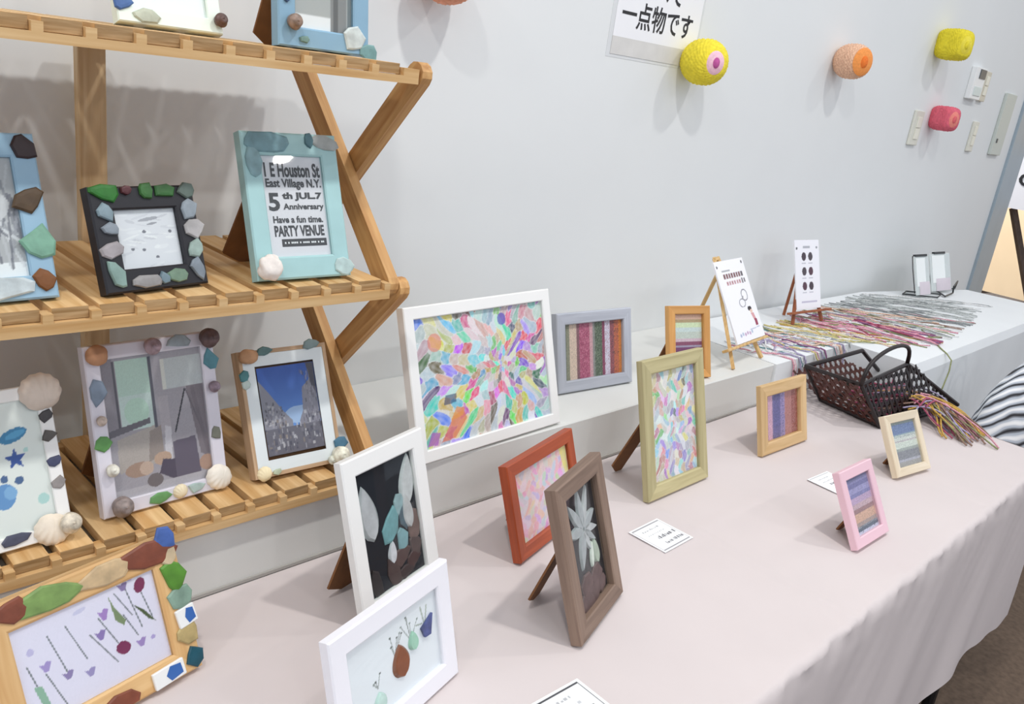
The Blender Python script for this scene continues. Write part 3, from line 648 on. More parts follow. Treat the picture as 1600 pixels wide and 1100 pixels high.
for fx, fz, r, c in ((.945, .965, .0115, '#5d4a4a'), (.06, .575, .0055, '#c2b2a6'), (.955, .655, .0068, '#8a7a86'), (.09, .28, .007, '#e6e0d2'), (.12, .06, .0115, '#8a7d78'), (.49, .96, .0095, '#a38d94')):
    px, pz = on(fx, fz); turban(f, px, pz, r, c)
px, pz = on(.92, .075); scallop(f, px, pz, .0165, '#efe8da', 0, 2.6, .6); px, pz = on(.59, .05); scallop(f, px, pz, .009, '#e6d9b8', 0, .4, .6)

# lower tier: driftwood frame with the street photograph
sw_, sh_ = .1244, .1619
A = Art(110, 150, '#3f66b4'); g = np.random.default_rng(9)
for k in range(60): A.rect(0, k/60, 1, (k+1)/60, tuple(np.array([.50, .68, .92])*(1-k/60)+np.array([.19, .33, .66])*(k/60)))
A.ell(.62, .42, .25, .1, '#c4d8ee', 0, .6)
A.poly([(0, .86), (.14, .72), (.34, .50), (.5, .36), (.5, 0), (0, 0)], '#8f8c98'); A.poly([(1, 1), (.92, 1), (.88, .8), (.74, .72), (.7, .45), (.62, .34), (.62, 0), (1, 0)], '#8b8794'); A.poly([(.86, 1), (1, 1), (1, .62), (.92, .72)], '#4c4854')
A.rect(0, 0, 1, .30, '#6c6874')
for i in range(150):
    u, v = g.random(), g.random()*.42; w_, h_ = g.uniform(.01, .05), g.uniform(.02, .06); cc = g.choice(['#4a4756', '#5d5a6a', '#a8a4ac', '#c4c0c6', '#7d7884', '#8c7f78'])
    if v > .3 and .38 < u < .66: continue
    A.rect(u, v, u+w_, v+h_, cc, .8)
for i in range(60):
    u = g.uniform(0, .35); v = g.uniform(.3, .62-.5*u*.6); A.rect(u, v, u+.03, v+.03, g.choice(['#55525e', '#b9b4ba', '#7f7a86']), .7)
for i in range(50):
    u = g.uniform(.72, 1.); v = g.uniform(.3, .9); A.rect(u, v, u+.02, v+.05, g.choice(['#55525e', '#a29daa', '#6f6a78']), .6)
f = picture_frame('picture_frame', 'driftwood frame with white mat around a street photograph under blue sky', .5629, .861, ZL, -3.2, 24.3, sw_, sh_, .0179, .0055, two('driftwood', '#c9ab8a', '#a88867'), art=A, art_box=(.155, .13, .86, .88), rec=.002, mount=.135, leg_reach=.04)
def os(fx, fz): return fr(sw_, sh_, fx, fz)
px, pz = os(.10, .955); lump(f, px, -.005, pz, .0125, '#b98f6c', 5, .2, 'shell', (1.05, .6, .85))
for fx, fz, rx, rz, c in ((.29, .985, .010, .0065, '#5f8484'), (.045, .80, .006, .0065, '#4f8c90'), (.05, .74, .005, .005, '#c9dad2'), (.83, 1.0, .011, .006, '#8aa0a0'), (1.0, .15, .010, .0075, '#4f7e98'), (.24, .03, .006, .004, '#c3cfb4')):
    px, pz = os(fx, fz); sea_glass(f, px, pz, rx, rz, c, 0, 0, .004, 41)
px, pz = os(.95, .06); turban(f, px, pz, .0115, '#ece2cc'); px, pz = os(.86, .03); turban(f, px, pz, .006, '#dde0d0'); px, pz = os(.10, .035); scallop(f, px, pz, .010, '#efe0b8', 0, .3, .5)

# middle tier: blue frame at the left edge
mw, mh = .15, .1567
A = Art(90, 110, '#b7b7ba'); g = np.random.default_rng(13)
A.rect(0, 0, 1, .12, '#f1f2f4')
for i in range(46):
    u0 = g.uniform(.3, 1.); A.line((u0, g.uniform(.05, .4)), (u0+g.uniform(-.4, .3), g.uniform(.4, .95)), g.uniform(.006, .02), g.choice(['#8a8a92', '#6f6f7a', '#dcdce0', '#a2a2aa', '#c6c6ca']), 1.2, .8)
A.ell(.78, .58, .16, .12, '#d9d9dc', .5, .7); A.ell(.6, .45, .1, .14, '#5d5d6a', .4, .5)
f = picture_frame('picture_frame', 'sky blue frame with brown and green sea glass, on the middle tier at left', .2024, .853, ZM, 2.4, 20.4, mw, mh, .013, .0225, flat2('sky_blue_paint', '#93b6cc', rough=.5, var=.06, scale=18), art=A, rec=.004, leg_reach=.045)
for fx, fz, rx, rz, c, ro in ((.93, .915, .0085, .0115, '#3a2a2c', .5), (.905, .605, .0125, .0105, '#5a452c', .2), (.925, .33, .0125, .0155, '#86b9a0', .1), (.93, .11, .0085, .0125, '#8a5526', .1), (.69, .955, .005, .005, '#45424a', 0), (.62, .075, .034, .009, '#d6e2e4', .1)):
    px, pz = fr(mw, mh, fx, fz); sea_glass(f, px, pz, rx, rz, c, 0, ro, .006, 51)

# middle tier: black frame ringed with sea glass
kw, kh = .1153, .1072
A = Art(90, 90, '#e4e4ea'); g = np.random.default_rng(15)
for i in range(34):
    u, v = g.random(), g.random(); A.ell(u, v, g.uniform(.05, .16), g.uniform(.01, .035), g.choice(['#d2d2da', '#c6c6ce', '#eeeef2', '#f6f6f8']), g.uniform(-.4, .4), .6)
A.ell(.55, .83, .17, .03, '#9c9ca6', .15, .8); A.ell(.6, .75, .09, .02, '#8b8b95', .2, .8)
for u, v in ((.45, .62), (.88, .6), (.22, .33), (.4, .31), (.6, .17)): A.ell(u, v, .03, .025, '#7c7c86')
f = picture_frame('picture_frame', 'small black frame ringed with green and grey sea glass, on the middle tier', .3754, .8557, ZM, 8., 19.8, kw, kh, .014, .0235, flat2('black_paint', '#1b1b22', rough=.45), art=A, rec=.005, leg_reach=.045)
for fx, fz, rx, rz, c, ro in ((.12, .95, .015, .0085, '#2c7a2a', -.15), (.34, .96, .006, .0055, '#5a2a30', 0), (.52, .95, .0095, .0075, '#3f7a3a', 0), (.70, .955, .010, .0075, '#3a7238', .1), (.92, .95, .0095, .0085, '#6d7f76', 0),
                            (.12, .76, .0085, .0085, '#8fa6b0', 0), (.14, .60, .0085, .0062, '#9aa6b0', 0), (.12, .42, .0105, .0082, '#b3adb0', .2), (.12, .17, .007, .013, '#92b0a8', .3), (.37, .085, .017, .0065, '#a8a6a6', 0), (.545, .10, .006, .0055, '#7f98a4', 0), (.70, .105, .0125, .0068, '#7f9c86', .1),
                            (.92, .76, .0095, .0105, '#a3b0ba', .4), (.94, .56, .010, .009, '#c4c2c2', .2), (.93, .37, .0095, .0085, '#a8bfb6', .5), (.92, .15, .0075, .0105, '#8b97a2', .3)):
    px, pz = fr(kw, kh, fx, fz); sea_glass(f, px, pz, rx, rz, c, 0, ro, .006, 61)

# middle tier: teal frame with the lettered card
tw, th_ = .1242, .1703
f = picture_frame('picture_frame', 'pale teal frame with a lettered party card and white coral, on the middle tier', .5478, .8507, ZM, -1.5, 20.1, tw, th_, .015, .0245, flat2('teal_paint', '#a5cccd', rough=.5, var=.05, scale=30), art=Art(4, 4, '#e2e0e6'), rec=.004, leg_reach=.055, leg_x=-.035, bars=(.0225, .0225, .0265, .0265))
X0, X1 = -tw/2+.0225, tw/2-.0225; iw = X1-X0; Z0_, ih = .0265, th_-.053; yy = .0042
CH = M('charcoal_ink', '#4a4a4e', .6)
for body, u0, v0, u1, v1, b in (('1 E Houston St', .05, .79, .97, .935, .035), ('East Village N.Y.', .05, .665, .97, .775, .03), ('5', .06, .455, .24, .635, .03), ('th JUL.7', .29, .555, .96, .64, .045), ('Anniversary', .29, .45, .97, .53, .03), ('Have a fun time.', .10, .335, .93, .405, .03), ('PARTY VENUE', .10, .20, .93, .31, .035)):
    lettering(body, f, X0+u0*iw, Z0_+v0*ih, (u1-u0)*iw, (v1-v0)*ih, yy, CH, b)
MB().box((X0+.2*iw, yy, Z0_+.10*ih), (X0+.95*iw, yy+.0003, Z0_+.175*ih)).build('printed_bar', CH, f)
lettering('- - ---- - ---- --- - --', f, X0+.24*iw, Z0_+.128*ih, .66*iw, .018*ih, yy-.0003, PAPER)
px, pz = fr(tw, th_, .10, .09); lump(f, px, -.007, pz, .0165, '#ece4dc', 4, .45, 'coral', (1, .7, 1.05))
for fx, fz, rx, rz, c, ro in ((.25, .93, .027, .0115, '#7fa7b0', 0), (.87, .945, .017, .0085, '#b9bfbc', -.2), (.70, .955, .006, .008, '#56808a', 0), (.10, .80, .0095, .0165, '#93b8be', 0), (.92, .065, .013, .010, '#c6dedb', .1)):
    px, pz = fr(tw, th_, fx, fz); sea_glass(f, px, pz, rx, rz, c, 0, ro, .004, 71, 9, .12)

# top tier: pale frame and blue frame, both cut by the picture's top edge
f = picture_frame('picture_frame', 'pale mint frame with blue glass and a brown shell, on the top tier', .420, .93, ZT, 0, 20, .112, .12, .014, .016, flat2('mint_paint', '#e4f0e4', rough=.4), art=Art(4, 4, '#f4f6f6'), rec=.004, leg_reach=.04)
px, pz = fr(.112, .12, .965, .11); turban(f, px, pz, .0072, '#5f463f')
px, pz = fr(.112, .12, .06, .16); sea_glass(f, px, pz, .009, .0085, '#4a74b4', 0, 0, .005, 81); px, pz = fr(.112, .12, .24, .07); sea_glass(f, px, pz, .015, .006, '#c6ccb8', 0, 0, .004, 82)
A = Art(60, 60, '#b4b6b6'); A.rect(0, 0, .62, .12, '#f2f3f6'); A.rect(.62, 0, .9, 1, '#8f8f90'); A.rect(.68, 0, .76, 1, '#6b6b6c'); A.rect(.92, 0, 1, 1, '#7b8488')
f = picture_frame('picture_frame', 'blue frame with a brown shell and white glass, on the top tier at right', .606, .93, ZT, 0, 7, .126, .17, .015, .023, flat2('mid_blue_paint', '#86acc4', rough=.45, var=.05, scale=18), art=A, rec=.004, leg_reach=.03, leg_x=-.052, leg_w=.03, leg_top=.45)
px, pz = fr(.126, .17, .14, .16); turban(f, px, pz, .0088, '#8a7466')
for fx, fz, rx, rz, c, ro in ((.82, .11, .013, .013, '#dfe9e6', .3), (1.0, .03, .011, .0105, '#84b0ae', 0), (.27, .06, .006, .004, '#7da098', 0), (.09, .31, .004, .004, '#3f5c86', 0)):
    px, pz = fr(.126, .17, fx, fz); sea_glass(f, px, pz, rx, rz, c, 0, ro, .005, 83)

# ================================================================== EASELS AND SIGN BOARDS
def table_easel(label, x, y, z0, yawd, leand, wbar, mat, board_z, foot_w, tall, back):
    """small tripod easel: two front legs meeting at the top, a ledge bar, one back leg"""
    le = rad(leand); root = empty('table_easel', (x, y, z0), (0, 0, rad(yawd))); tag(root, label, 'easel')
    def lean(xx, hh, off=0): return (xx, hh*math.sin(le)+off*math.cos(le), hh*math.cos(le)-off*math.sin(le))
    r = .0052
    for sx in (-1, 1):
        a = Vector(lean(sx*foot_w/2, .006, .006)); b = Vector(lean(sx*.007, tall, .006)); mb = MB(); mb.tube([a, b], r, 4); mb.build('leg', mat, root)
    a = Vector((0, back, .003)); b = Vector(lean(0, tall*.86, .012)); MB().tube([a, b], r*.95, 4).build('back_leg', mat, root)
    hb = board_z/math.cos(le)
    p, q = Vector(lean(-wbar/2, hb-.004, -.008)), Vector(lean(wbar/2, hb-.004, -.008))
    MB().box((-wbar/2, -.012, -.0045), (wbar/2, .0045, .0015), Matrix.Translation(lean(0, hb-.004, 0)) @ Matrix.Rotation(-le, 4, 'X')).build('ledge_bar', mat, root, bevel=.001)
    MB().tube([lean(-.012, tall*.98, .006), lean(.012, tall*.98, .006)], .0045, 6).build('top_block', mat, root)
    return root
def sign_board(label, x, y, z, yawd, leand, w, h, art):
    root = empty('sign_board', (x, y, z), (-rad(leand), 0, rad(yawd))); tag(root, label, 'sign')
    MB().box((-w/2, 0, 0), (w/2, .003, h)).build('board', M('white_board', '#f4f4f8', .5), root)
    art.sheet('printed_sheet', w, h, -.0004, root)
    return root
table_easel('pale wooden tripod easel holding the leaning white sign with a red title', 1.733, .866, G, 6, 31, .215, wood('easel_pine', '#e2c189', '#c69b5e', 'z'), .047, .152, .258, .17)
A = Art(90, 150, '#f6f6fb'); g = np.random.default_rng(21)
A.ell(.07, .93, .02, .018, '#4b4b4f'); A.ell(.93, .95, .022, .02, '#4b4b4f')
A.rect(.18, .865, .46, .885, '#aeb0b4')
for i in range(7): A.rect(.2+.085*i, .78, .26+.085*i, .835, '#8b6a6c'); 
for i in range(7): A.rect(.21+.085*i, .795+.02*(i % 2), .245+.085*i, .81+.02*(i % 2), '#6d4a4e')
A.rect(.80, .775, .86, .84, '#5f5b60')
for i in range(6): A.rect(.24+.085*i, .70, .30+.085*i, .745, '#c9a2a6'); A.rect(.25+.085*i, .715, .27+.085*i, .73, '#8b6a6c')
A.rect(.76, .69, .80, .755, '#6a6468'); A.rect(.84, .70, .88, .75, '#6a6468')
def ring(c, r, w, col, rv=None):
    rv = rv or r; d = np.hypot((A.u-c[0])/r, (A.v-c[1])/rv); A.put((d < 1) & (d > 1-w), col)
ring((.70, .545), .11, .2, '#8a8a90', .075); ring((.56, .455), .11, .2, '#8a8a90', .055); A.line((.6, .50), (.64, .53), .012, '#8a8a90', 1.3)
A.ell(.74, .37, .065, .03, '#2e2a30'); A.ell(.77, .335, .045, .025, '#e9c9b8'); A.poly([(.73, .31), (.83, .31), (.87, .22), (.80, .2)], '#d9a0a4'); A.poly([(.79, .24), (.88, .23), (.88, .15), (.80, .15)], '#9a3f5a')
for i in range(6): A.ell(.2+.08*i, .085+.01*(i % 2), .03, .022, g.choice(['#a9b4cf', '#c6a9c6', '#b4c2d6']))
A.line((.55, .12), (.9, .13), .008, '#c4c8da', 1.3)
sign_board('white sign with a red title and small girl drawing, leaning on the pale easel', 1.755, .889, .8835, 6, 31, .151, .191, A)
table_easel('reddish wooden tripod easel holding the sign with six dark ovals', 2.258, .985, G, -6, 18, .20, wood('easel_red', '#a8623c', '#8a4a2b', 'z'), .041, .145, .235, .085)
A = Art(70, 120, '#f5f5fa')
for i in range(3):
    for j in range(2):
        A.ell(.36+.27*j+.02*i*0, .76-.215*i, .09, .062, ('#4a3f48', '#514a50', '#5a3f4c')[(i+j) % 3]); A.rect(.27+.27*j, .655-.215*i, .44+.27*j, .672-.215*i, '#c9c9d2')
A.rect(.34, .88, .62, .91, '#b4b6bd'); A.ell(.08, .88, .035, .018, '#55565a'); A.ell(.90, .89, .035, .018, '#9a9ba0'); A.rect(.2, .09, .85, .11, '#c6c2d6')
sign_board('white sign with two columns of dark ovals, on the reddish easel', 2.26, .998, .8765, -7.6, 18.1, .115, .19, A)

# ================================================================== PRICE CARDS
def price_card(label, x, y, rz, w, h, seed, dark):
    A = Art(80, 56, '#fafbfc'); b = .045
    for q in ((.04, .05, .96, .075), (.04, .925, .96, .95), (.04, .05, .06, .95), (.94, .05, .96, .95)): A.rect(*q, dark)
    g = np.random.default_rng(seed)
    for k, (v, hh, c) in enumerate(((.76, .05, '#b4b6b8'), (.60, .05, '#c4c6c8'), (.40, .11, '#77787c'), (.18, .11, '#85868a'))):
        u = .22 if k < 2 else .34
        while u < (.72 if k < 2 else .86):
            l = g.uniform(.02, .06); A.rect(u, v, u+l, v+hh*g.uniform(.6, 1), c); u += l+g.uniform(.012, .03)
    root = empty('price_card', (x, y, T+.0006), (0, 0, rz)); tag(root, label, 'card')
    o = A.sheet('printed_sheet', w, h, 0, root, z0=-h/2); o.rotation_euler = (-math.pi/2, 0, 0); o.location = (0, 0, .0009)
    MB().box((-w/2, -h/2, 0), (w/2, h/2, .0006)).build('card', PAPER, root)
price_card('small white price card lying in the middle of the pink cloth', 1.0545, .609, rad(1.5), .078, .069, 1, '#9a9b9e')
price_card('white price card with black border cut by the bottom edge of the photo', .640, .431, rad(-2), .10, .076, 2, '#3f4044')
price_card('small white price card partly hidden behind the pink frame', 1.515, .543, rad(-3), .075, .062, 3, '#c6c8ca')

# ================================================================== CORDS
def lerp_path(P, t):
    t = max(0, min(.9999, t))*(len(P)-1); i = int(t); f_ = t-i
    return [P[i][k]+(P[i+1][k]-P[i][k])*f_ for k in range(2)]
CL = [(1.83, 1.00), (2.00, 1.035), (2.30, 1.065), (2.58, 1.085), (2.86, 1.10)]
CR = [(1.85, .852), (2.15, .845), (2.45, .70), (2.88, .74), (3.30, .82)]
CORD = {'white': '#eeeae6', 'pink': '#dca0ae', 'teal': '#6f979c', 'lilac': '#a9a0bc', 'ochre': '#c6a04c', 'yellow': '#d6c88a', 'red': '#a6506a', 'purple': '#8f5f86', 'brown': '#8f7466', 'olive': '#8f9468', 'grey': '#b4b8b6', 'dark grey': '#85898a', 'peach': '#dfbca6'}
def cord(colr, pts, r=.0016, group=None, label=None, n=5, name='cord'):
    m = M('cord_'+colr.replace(' ', '_'), CORD[colr], .8, .3, 300, .3)
    o = MB().tube(pts, r, n).build(name, m, smooth=True)
    return tag(o, label, 'cord', group)
rg = random.Random(77)
zone = [(.10, ['white', 'pink', 'white', 'teal', 'peach']), (.26, ['white', 'lilac', 'teal', 'pink', 'grey', 'white', 'purple']), (.42, ['yellow', 'ochre', 'yellow', 'white', 'peach', 'olive']), (.60, ['pink', 'red', 'purple', 'peach', 'pink', 'white', 'olive']), (.70, ['brown', 'peach', 'olive', 'pink', 'grey']), (1.01, ['grey', 'dark grey', 'white', 'grey', 'grey'])]
NC = 150
for i in range(NC):
    t = ((i+rg.random())/NC)**.85; colr = rg.choice(next(c for e, c in zone if t < e))
    a = lerp_path(CL, t+rg.uniform(-.07, .07)); b = lerp_path(CR, t+rg.uniform(-.15, .15))
    e0, e1 = rg.uniform(0, .2), 1-rg.uniform(0, .35 if rg.random() < .5 else .08)
    amp = rg.uniform(.008, .04); ph = rg.uniform(0, 6); fq = rg.uniform(.6, 1.8); dx, dy = b[0]-a[0], b[1]-a[1]; L_ = math.hypot(dx, dy)
    pts = []; zl = rg.uniform(0, .0045); r = rg.choice((.0014, .0018, .0022)) if t < .7 else rg.choice((.001, .0014, .0018))
    for k in range(15):
        s = e0+(e1-e0)*k/14; w_ = amp*math.sin(ph+fq*2*math.pi*s)
        x, y = a[0]+dx*s-dy/L_*w_, a[1]+dy*s+dx/L_*w_
        x = max(1.815, x); lim = 1.135 if x < 2.9 else 1.12-(x-2.93)*.26; y = max(.848 if x < 2.205 else .676, min(lim-.005, y))
        pts.append((x, y, G+r+zl*abs(math.sin(ph+k*.9))))
    if t < .30 and pts[-1][0] < 2.2 and pts[-1][1] < .88:   # hangs over the ledge front
        x, y, z = pts[-1]; hl = rg.uniform(.02, .075)
        pts += [(x+.004, .838, G+r*.8), (x+.010, .8335, G-.012), (x+.014, .8315, G-hl*.6), (x+.012, .8305, max(G-hl, .757))]
    where = 'grey cords' if t >= .7 else 'coloured cords'
    mx, my = pts[7][0], pts[7][1]
    spot = ('beside the pale easel' if mx < 2.02 else 'by the reddish easel feet' if mx < 2.28 else 'right of the reddish easel' if mx < 2.5 else 'midway to the wire stand' if mx < 2.8 else 'before the wire stand')
    side = 'near the wall' if my > .98 else 'near the front' if my < .86 else 'mid cloth'
    cord(colr, pts, r, 'cords on the white cloth, '+('grey ones' if t >= .7 else 'coloured ones'), '%s %s %s cord among the %s, %s, %s' % ('short' if e1-e0 < .72 else 'long', 'thin' if r < .0016 else 'thick', colr, where, spot, side))
# thicker red and purple hanks in the middle, near the front
for k in range(7):
    colr = ('red', 'purple', 'pink')[k % 3]; o_ = rg.uniform(-.012, .012); pts = []
    for j in range(12):
        s = j/11; pts.append((2.45+.03*s+o_+.02*math.sin(3*s+k), .94-.235*s, G+.004+.006*rg.random()))
    cord(colr, pts, .0026, 'thick cords in the red hank', '%s cord in the thick red hank crossing the white cloth' % colr)
pts = [(2.60, .80, G+.002), (2.52, .74, G+.002), (2.44, .69, G+.002), (2.405, .662, G+.001), (2.40, .6445, G-.012), (2.395, .6405, G-.04), (2.37, .637, G-.075), (2.355, .635, G-.095)]
cord('olive', pts, .002, None, 'single olive cord hanging over the front edge of the white cloth')

# ================================================================== BASKET
bk = empty('woven_basket', (2.04, .67, T)); tag(bk, 'dark brown open-weave bamboo basket lying on the pink cloth with cords in it', 'basket')
BAM = M('dark_bamboo', '#1c100f', .4, .35, 40); BAM_LIT = M('lit_bamboo', '#4f261c', .45, .3, 40)  # second tone paints the same bamboo as lit, for left and back panels
B0 = Vector((2.04, .67, T))
def V3(x, y, z): return Vector((x, y, z))-B0
def woven(name, poly, cell, mat, rw=.0062):
    """kagome weave inside a flat polygon: three directions of ribbon, hexagonal holes left open"""
    o = poly[0]; u = (poly[1]-poly[0]).normalized(); nrm = u.cross(poly[-1]-poly[0]).normalized(); v = nrm.cross(u)
    P2 = [((p-o).dot(u), (p-o).dot(v)) for p in poly]; mb = MB(); n = len(P2)
    for di, ang in enumerate((0, 60, 120)):
        d = (math.cos(rad(ang)), math.sin(rad(ang))); q = (-d[1], d[0])
        pr = [a*q[0]+b*q[1] for a, b in P2]; k0, k1 = math.floor(min(pr)/cell), math.ceil(max(pr)/cell)
        for k in range(k0, k1+1):
            c = (k+.5)*cell; hits = []
            for i in range(n):
                (x0, y0), (x1, y1) = P2[i], P2[(i+1) % n]; s0, s1 = x0*q[0]+y0*q[1]-c, x1*q[0]+y1*q[1]-c
                if s0*s1 < 0:
                    tt = s0/(s0-s1); hits.append(((x0+(x1-x0)*tt)*d[0]+(y0+(y1-y0)*tt)*d[1]))
            hits.sort()
            for h0, h1 in zip(hits[::2], hits[1::2]):
                if h1-h0 < .004: continue
                A_ = [(d[0]*h+q[0]*(c+w_), d[1]*h+q[1]*(c+w_)) for h, w_ in ((h0, -rw/2), (h1, -rw/2), (h1, rw/2), (h0, rw/2))]
                off = nrm*(.0007*(di-1))
                mb.prism([o+u*a+v*b+off for a, b in A_], nrm*.0009)
    return tag(mb.build(name, mat, bk), kind='stuff')
b0, b1, b2, b3 = V3(1.94, .775, T+.006), V3(1.905, .615, T+.006), V3(2.20, .575, T+.006), V3(2.22, .74, T+.006)
r0, r1, r2, r3 = V3(1.872, .80, .832), V3(1.842, .655, .842), V3(2.075, .648, .858), V3(2.08, .76, .855)
tipf, tipb = V3(2.235, .556, T+.018), V3(2.25, .745, T+.018)
woven('left_panel', [b0, b1, r1, r0], .0185, BAM_LIT)
woven('front_panel', [b1, b2, tipf, r2, r1], .0195, BAM)
woven('back_panel', [b3, b0, r0, r3, tipb], .0195, BAM_LIT)
woven('base_panel', [b0, b1, b2, b3], .0195, BAM)
MB().tube([r0, r1, r2, tipf], .0052, 6).build('rim', BAM, bk); MB().tube([r0, r3, tipb], .0052, 6).build('rim', BAM, bk); MB().tube([tipf, tipb], .0045, 6).build('rim', BAM, bk)
MB().tube([b0, b1, b2, b3, b0], .0055, 6).build('base_hoop', BAM, bk)
MB().tube([b1, r1], .005, 6).build('corner_post', BAM, bk); MB().tube([V3(2.05, .594, T+.006), r2], .0045, 6).build('corner_post', BAM, bk); MB().tube([b0, r0], .0045, 6).build('corner_post', BAM, bk)
hp = []
for k in range(17):
    a = math.pi*k/16; p = r1.lerp(r2, .5)-(r2-r1)*.5*math.cos(a)*(1.0); hp.append(p+Vector((0, 0, .064*math.sin(a)**.65)))
MB().tube(hp, .0048, 7).build('handle', BAM, bk, smooth=True)
for i in range(26):   # cords still inside the basket
    colr = rg.choice(['red', 'brown', 'purple', 'pink', 'red', 'brown']); x0, y0 = rg.uniform(1.93, 1.97), rg.uniform(.64, .74); zz = T+.014+rg.uniform(0, .03); ph = rg.random()*6
    cord(colr, [(x0+.215*k/11, y0+.012*math.sin(ph+k*.8)+(-.03*k/11), zz+.004*math.sin(ph*2+k)) for k in range(12)], .0024, 'cords inside the basket', '%s cord bunched inside the dark basket' % colr)
for i in range(60):   # cords spilling out of the basket's low end
    colr = rg.choice(['pink', 'red', 'brown', 'peach', 'ochre', 'purple', 'olive', 'lilac', 'pink', 'brown'])
    y0 = rg.uniform(.565, .70); x0 = rg.uniform(1.99, 2.12); ex = rg.uniform(2.0, 2.14) if i < 52 else rg.uniform(2.04, 2.12); ey = rg.uniform(.43, .53) if i < 52 else rg.uniform(.40, .47)
    sd = rg.random()*6; pts = []; hz = rg.uniform(.015, .045)
    a, b, c = (x0, y0, T+.025+hz*.5), (x0*.35+.65*2.17+rg.uniform(-.05, .03), .60-rg.uniform(.0, .05), T+.035+hz), (ex+.02, ey+.06, T+.012+hz*.3)
    d_ = (ex, ey, T+.0028)
    for k in range(15):
        s = k/14; w = [(1-s)**3, 3*s*(1-s)**2, 3*s*s*(1-s), s**3]
        pts.append((sum(w[j]*(a, b, c, d_)[j][0] for j in range(4))+.006*math.sin(sd+7*s), sum(w[j]*(a, b, c, d_)[j][1] for j in range(4))+.004*math.cos(sd+9*s), max(T+.0026, sum(w[j]*(a, b, c, d_)[j][2] for j in range(4)))))
    cord(colr, pts, .0021, 'cords spilling out of the basket', '%s cord spilling out of the dark basket, its end %s' % (colr, 'lying nearest the cream frame' if ex < 2.045 else 'in the middle of the spill' if ex < 2.095 else 'lying nearest the striped bag'))

# ================================================================== CLEAR CARD STANDS AT THE FAR END
ws = empty('wire_display_stand', (3.23, 1.0, G)); tag(ws, 'black wire stand holding two clear cards at the far end of the cords', 'stand')
wr = M('black_wire', '#2e3234', .4)
MB().tube([(-.17, .035, .006), (-.06, -.045, .006), (.02, -.03, .006), (-.10, .05, .006), (-.17, .035, .006)], .0028, 6).build('wire_loop', wr, ws)
MB().tube([(.0, -.05, .006), (.11, -.04, .006), (.10, -.04, .032), (.23, -.01, .034), (.22, -.01, .006), (.08, .01, .006), (.0, -.05, .006)], .0028, 6).build('wire_loop', wr, ws)
MB().tube([(-.10, .02, .006), (-.10, .05, .09), (-.10, .062, .13)], .0016, 6).build('upright', wr, ws); MB().tube([(.07, .03, .006), (.075, .05, .09), (.08, .062, .13)], .0016, 6).build('upright', wr, ws)
CLR = M('clear_acrylic', '#eef5f3', .15, .0, trans=.35)
for nm, x, lab in (('acrylic_card', 3.120, 'left clear acrylic card clipped on the black wire stand'), ('acrylic_card', 3.30, 'right clear acrylic card clipped on the black wire stand')):
    wk = 1. if x < 3.2 else 1.5; a = empty(nm, (x, .985, G+.012), (-rad(20), 0, rad(-6))); tag(a, lab, 'card holder')
    MB().box((-.055*wk, 0, 0), (.05*wk, .003, .135)).build('panel', CLR, a, bevel=.0008); MB().box((-.045*wk, -.001, .03), (.02*wk, -.0002, .128)).build('insert_card', M('pale_insert', '#f4f8f6', .6), a); MB().box((-.03*wk, -.0013, .0), (.045*wk, -.0003, .045)).build('pinkish_card', M('pinkish_insert', '#ddd3da', .6, .05, 20), a)
    MB().box((-.05, -.003, .133), (.035, .006, .141)).build('clip', wr, a)

# ================================================================== ON THE WALL
def knitted(label, x, z, r, col, patch, core, kring=.5, square=2.8, cross=2., turn=24, var=.12, squash=1.):
    """crocheted pouch fixed to the wall: a drum with rounded ends whose motif faces the room"""
    tr = rad(turn); D = r*.98
    root = empty('knitted_ball', (x, WY-.0008-abs(math.sin(tr))*r*.25, z), (0, 0, -tr)); tag(root, label, 'knitted ball')
    nu, nv = 110, 64; ee = 2/square; ec = 2/cross
    p_ = lambda c, e: math.copysign(abs(c)**e, c)
    def fn(u, v):
        a = 2*math.pi*u; t = math.pi*v
        st = 1+.03*math.sin(a*24+(math.floor(v*28) % 2)*math.pi)*min(1, 3*math.sin(t))+.022*math.sin(v*28*2*math.pi)
        rad_ = p_(math.sin(t), ee)*st
        return (r*rad_*p_(math.cos(a), ec), -D+D*p_(math.cos(t), ee)*squash, r*rad_*p_(math.sin(a), ec))
    vs, fs = grid(nu, nv, fn); MB().add(vs, fs).build('knitted_body', M('yarn_'+col.strip('#'), col, .9, var, 120 if var < .2 else 260, .5), root, smooth=True)
    if patch:
        prev = None
        for nm, k, c, ln in (('knitted_ring', kring, patch, .0012), ('knitted_centre', kring*.5, core, .0030)):
            mb = MB(); n = 24; yb = -D-D*squash-ln
            outr = [(r*k*math.cos(2*math.pi*q/n)*(.8 if nm == 'knitted_centre' else 1), yb+.006, r*k*math.sin(2*math.pi*q/n)*1.1) for q in range(n)]
            inr = [(p[0]*.82, yb, p[2]*.82) for p in outr]
            mb.add(outr+inr, [(q, (q+1) % n, n+(q+1) % n, n+q) for q in range(n)]+[tuple(range(n, 2*n))])
            prev = mb.build(nm, M('yarn_'+c.strip('#'), c, .9, .1, 200, .3), prev or root, smooth=True)
    return root
knitted('yellow knitted ball with pink centre, overlapping the white notice on the wall', 1.690, 1.463, .047, '#efdc3c', '#f4c6d4', '#c0589a', .50, 2.7, 2., 24)
knitted('orange and white speckled knitted ball alone in the middle of the wall', 2.405, 1.537, .045, '#f6bb9c', '#f29a50', '#ec7a2e', .74, 3.0, 2., 24, .32)
knitted('plain yellow knitted ball high on the wall above the thermostat', 3.10, 1.66, .047, '#e9d834', '#f0e04a', '#e9d834', .6, 4.2, 3.4, 20)
knitted('pink knitted ball between two switch plates on the wall', 3.215, 1.432, .040, '#e0687a', '#ee8c80', '#e0686e', .66, 4.2, 3.4, 20)
